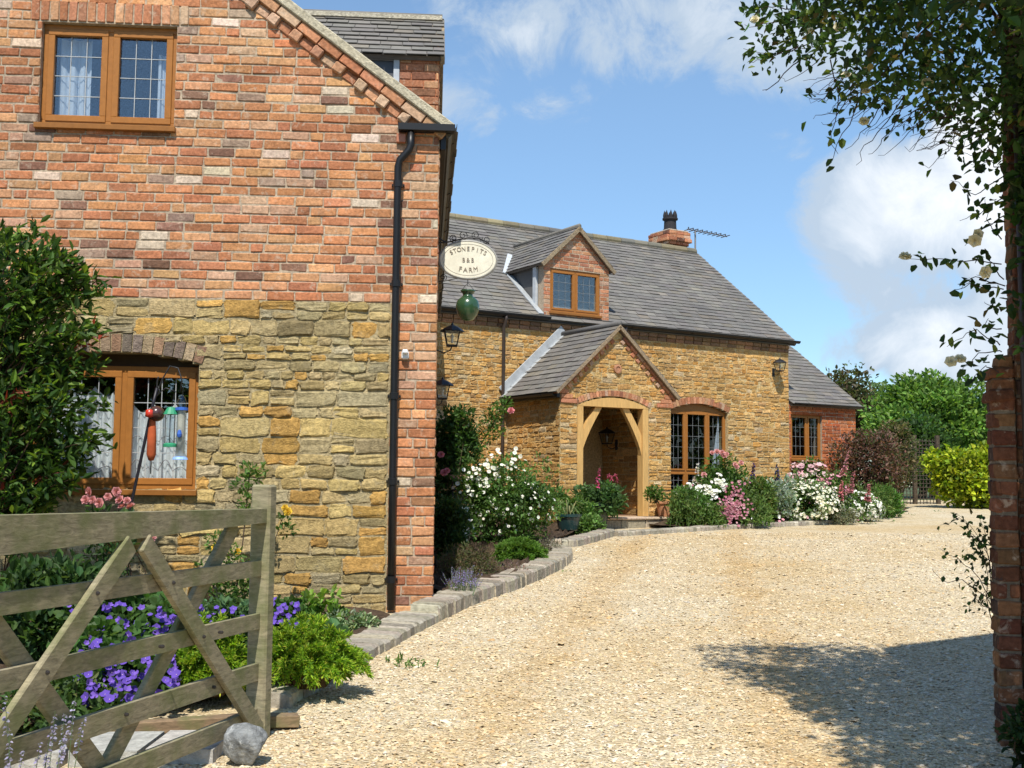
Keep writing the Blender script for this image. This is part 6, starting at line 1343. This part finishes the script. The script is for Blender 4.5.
# canes: from the pier up and out
for k in range(22):
    st_ = np.array((2.62+RNG.uniform(-0.05, 0.25), 5.65+RNG.uniform(-0.1, 0.1), RNG.uniform(3.0, 3.8))); e = cen[RNG.integers(len(cen))]; q = np.linspace(0, 1, 8)[:, None]
    tube(ms, st_+(e-st_)*q+np.array((0,0,0.35))*np.sin(q*math.pi)+np.array((0.0,0.05,0))*np.sin(q*9), 0.010*(1.15-0.85*q[:, 0]), (0.075,0.05,0.035), 5)
def twig(pts, Y, r=0.0035, nl=8, ls=0.052, pal=RO, frac=0.3):
    P = np.array([at(x, y, Y+RNG.uniform(-0.06, 0.06)) for x, y in pts]); s_ = np.linspace(0, 1, len(P)); tt = np.linspace(0, 1, 9); C = np.stack([np.interp(tt, s_, P[:, i]) for i in range(3)], 1)+RNG.normal(0, 0.006, (9, 3)); tube(ms, C, r*(1.1-0.75*tt), (0.07,0.045,0.035), 5)
    if nl:
        a = RNG.uniform(frac, 1.0, nl); L = np.stack([np.interp(a, s_, P[:, i]) for i in range(3)], 1)+RNG.normal(0, 0.018, (nl, 3)); leaves(m, L, RNG.normal(0, 0.8, (nl, 3))+np.array((-0.2, 0, -0.5)), ls*RNG.uniform(0.7, 1.25, nl), cols(pal, nl, 0.2, 0.05), 0.66)
# bare and leafy twigs hanging under the canopy
for pts, nl in [([(905,95),(880,130),(862,150),(856,165)],0),([(890,90),(868,128),(845,150)],2),([(905,100),(885,140),(868,155)],0),([(870,85),(850,120),(835,150),(832,162)],5),([(950,110),(930,130),(910,150)],0),([(985,115),(950,140),(918,150)],0),([(990,130),(960,150),(935,140)],0),([(860,80),(835,112),(812,118)],3),([(800,60),(770,88),(764,92)],0),([(845,75),(825,100),(808,98)],2),([(830,60),(840,100),(830,140),(838,155)],3),([(960,100),(945,125),(912,135)],1),([(800,20),(770,22),(745,28)],9),([(815,40),(780,55),(742,50)],13),([(800,45),(765,60),(748,62)],9),([(790,10),(765,5),(752,16)],6),([(1000,110),(978,130),(950,132)],3)]: twig(pts, 5.55, 0.003, nl)
for k in range(46):
    x0 = RNG.uniform(815, 985); y0 = np.interp(x0, [800, 850, 900, 950, 1005], [62, 88, 108, 122, 150])-RNG.uniform(5, 25); L_ = RNG.uniform(25, 62); a = RNG.uniform(0.15, 1.1)
    x1, y1 = x0-L_*math.cos(a), y0+L_*math.sin(a); twig([(x0, y0), ((x0+x1)/2+RNG.normal(0, 3), (y0+y1)/2+RNG.normal(0, 3)), (x1, y1), (x1-RNG.uniform(3, 12), y1+RNG.uniform(-5, 8))], RNG.uniform(5.3, 5.9), 0.0022, int(RNG.random() < 0.35)*3, 0.04)
# leafy sprays along the pier
for pts, nl in [([(1004,175),(975,195),(952,182)],9),([(1004,195),(985,210),(960,222)],8),([(1004,215),(980,232),(965,245)],6),([(1003,262),(965,262),(930,256),(903,260)],11),([(1003,288),(975,275),(960,290)],8),([(1003,290),(970,285),(950,292)],7),([(1002,310),(985,302)],5),([(1002,345),(975,330),(948,345)],10),([(1002,350),(980,355),(960,372)],9),([(1002,330),(985,325),(990,318)],6),([(1002,240),(990,225),(985,200)],7),([(1003,280),(990,262),(985,250)],6),([(1000,372),(985,365),(972,378)],6),([(1004,170),(990,160),(970,165)],10),([(1004,150),(985,150),(960,155)],12)]: twig(pts, 5.5, 0.003, int(nl*1.3), 0.056, frac=0.1)
m.build('foliage', 'leaf', t); ms.build('cane', 'bark', t)
rp = [(975,240,1.1),(978,234,.9),(985,272,.8),(951,362,.9),(960,360,.7),(864,122,.85),(846,76,.8),(904,36,1.0),(755,20,.9),(810,32,.8),(927,84,.8),(838,27,.7),(970,6,1.3),(866,92,.6),(905,258,.6)]
pr = rose_mesh(0.062, (0.80,0.74,0.60)); add_blooms(t, pr, 'rose_bloom', [at(x, y, 5.35) for x, y, s_ in rp], [np.array((-0.2,-0.8,0.3))+RNG.normal(0, 0.4, 3) for _ in rp], scale=(0.75, 1.15))
# twiggy sprig low at the pier, and low shaded plants at its foot
t = thing('twiggy_bush', 'sparse small leaved twigs growing out from the left foot of the brick pier', 'bush', (2.45, 5.9, 0.2)); m, ms = MB(), MB()
for pts, nl in [([(992,620),(985,560),(965,520),(940,525)],12),([(992,600),(975,570),(955,556),(938,548)],8),([(992,610),(990,560),(975,530),(952,512)],12),([(992,590),(985,540),(980,515)],16),([(992,600),(965,580),(945,582),(930,568)],2),([(992,610),(975,600),(968,612)],6),([(992,560),(975,552),(962,560)],14),([(992,540),(978,540),(965,530)],14),([(992,585),(980,580),(970,590)],12),([(992,610),(984,590),(978,602),(984,612)],5)]:
    twig(pts, 5.95, 0.0025, nl*2, 0.03, RO, 0.15)
m.build('foliage', 'leaf', t); ms.build('stem', 'bark', t)
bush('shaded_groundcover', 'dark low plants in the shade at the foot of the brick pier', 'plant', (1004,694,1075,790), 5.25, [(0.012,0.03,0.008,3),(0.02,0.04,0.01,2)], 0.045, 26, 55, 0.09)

# loose gravel on the drive: single pebbles over the sheet
def pebbles(n, y0, y1, size, seed):
    rg = np.random.default_rng(seed); Y = y0+(y1-y0)*rg.random(n)**1.7; Xp = rg.uniform(-0.60, 0.60, n)*Y+rg.uniform(-0.5, 0.5, n)
    bx = np.interp(Y, [2.5, 5.2, 5.8, 6.9, 8.0, 9.7, 10.9, 11.6, 12.9, 14.2, 15.6, 16.7, 18, 18.9, 19.2], [-1.7, -1.6, -1.25, -1.2, -0.92, -0.56, -0.27, 0.0, 0.4, 0.74, 0.62, 0.95, 1.4, 1.75, 2.3]); k = (Xp > bx+0.01) & (Y < 20.3); Xp, Y = Xp[k], Y[k]; n = len(Y)
    o = np.array([(1,0,0),(-1,0,0),(0,1,0),(0,-1,0),(0,0,1),(0.7,0.7,0.35),(-0.7,0.7,0.3),(-0.7,-0.7,0.35),(0.7,-0.7,0.3)], float)
    f = np.array([[0,5,4],[5,2,4],[2,6,4],[6,1,4],[1,7,4],[7,3,4],[3,8,4],[8,0,4]])
    s = size*rg.lognormal(0, 0.36, n)*(0.8+0.02*Y); a = rg.uniform(0, 6.28, n); sc = np.stack([s*rg.uniform(0.7, 1.3, n), s*rg.uniform(0.6, 1.0, n), s*rg.uniform(0.32, 0.6, n)], 1)
    v = o[None]*(1+rg.normal(0, 0.14, (n, 9, 1)))*sc[:, None]; ca_, sa_ = np.cos(a)[:, None], np.sin(a)[:, None]
    t1, t2 = rg.normal(0, 0.16, (2, n, 1)); x, y, z = v[..., 0]*ca_-v[..., 1]*sa_, v[..., 0]*sa_+v[..., 1]*ca_, v[..., 2]; z = z+x*t1+y*t2
    V = np.stack([x+Xp[:, None], y+Y[:, None], z+(GS*Y+s*0.05)[:, None]], -1).reshape(-1, 3)
    m = MB(); m.add(V, [(f[None]+(np.arange(n)*9)[:, None, None]).reshape(-1, 3)], np.repeat(cols([(0.58,0.485,0.325,5),(0.62,0.535,0.385,4),(0.68,0.62,0.50,2.2),(0.50,0.40,0.255,2),(0.40,0.32,0.215,1.0),(0.44,0.40,0.34,0.6),(0.54,0.385,0.21,0.7)], n, 0.08, 0.015), 9, 0))
    o = stuff(m.build('gravel_stones', 'pebble', None)); o['label'] = 'loose pale gravel stones on the drive'; o['category'] = 'gravel'
pebbles(270000, 2.6, 21, 0.0088, 3)
m = MB(); P = []
for (x, y) in [(400,665),(405,668),(412,663),(395,662),(425,668),(385,640),(560,572),(890,522),(870,524),(910,515),(940,512),(780,528),(700,531)]:
    b = gp(x, y); P += [(b[0]+RNG.normal(0, 0.06), b[1]+RNG.normal(0, 0.05), gz(b[1])+0.005) for _ in range(9)]
P = np.array(P); leaves(m, P, RNG.normal(0, 0.7, (len(P), 3))+np.array((0,0,0.7)), 0.06*RNG.uniform(0.5, 1.3, len(P)), cols(LG, len(P)), 0.25); o = stuff(m.build('weeds', 'leaf', None)); o['label'] = 'small green weeds growing through the gravel'; o['category'] = 'weeds'

for o in bpy.data.objects:
    for k in ('_base', '_c', '_r'):
        if k in o: del o[k]
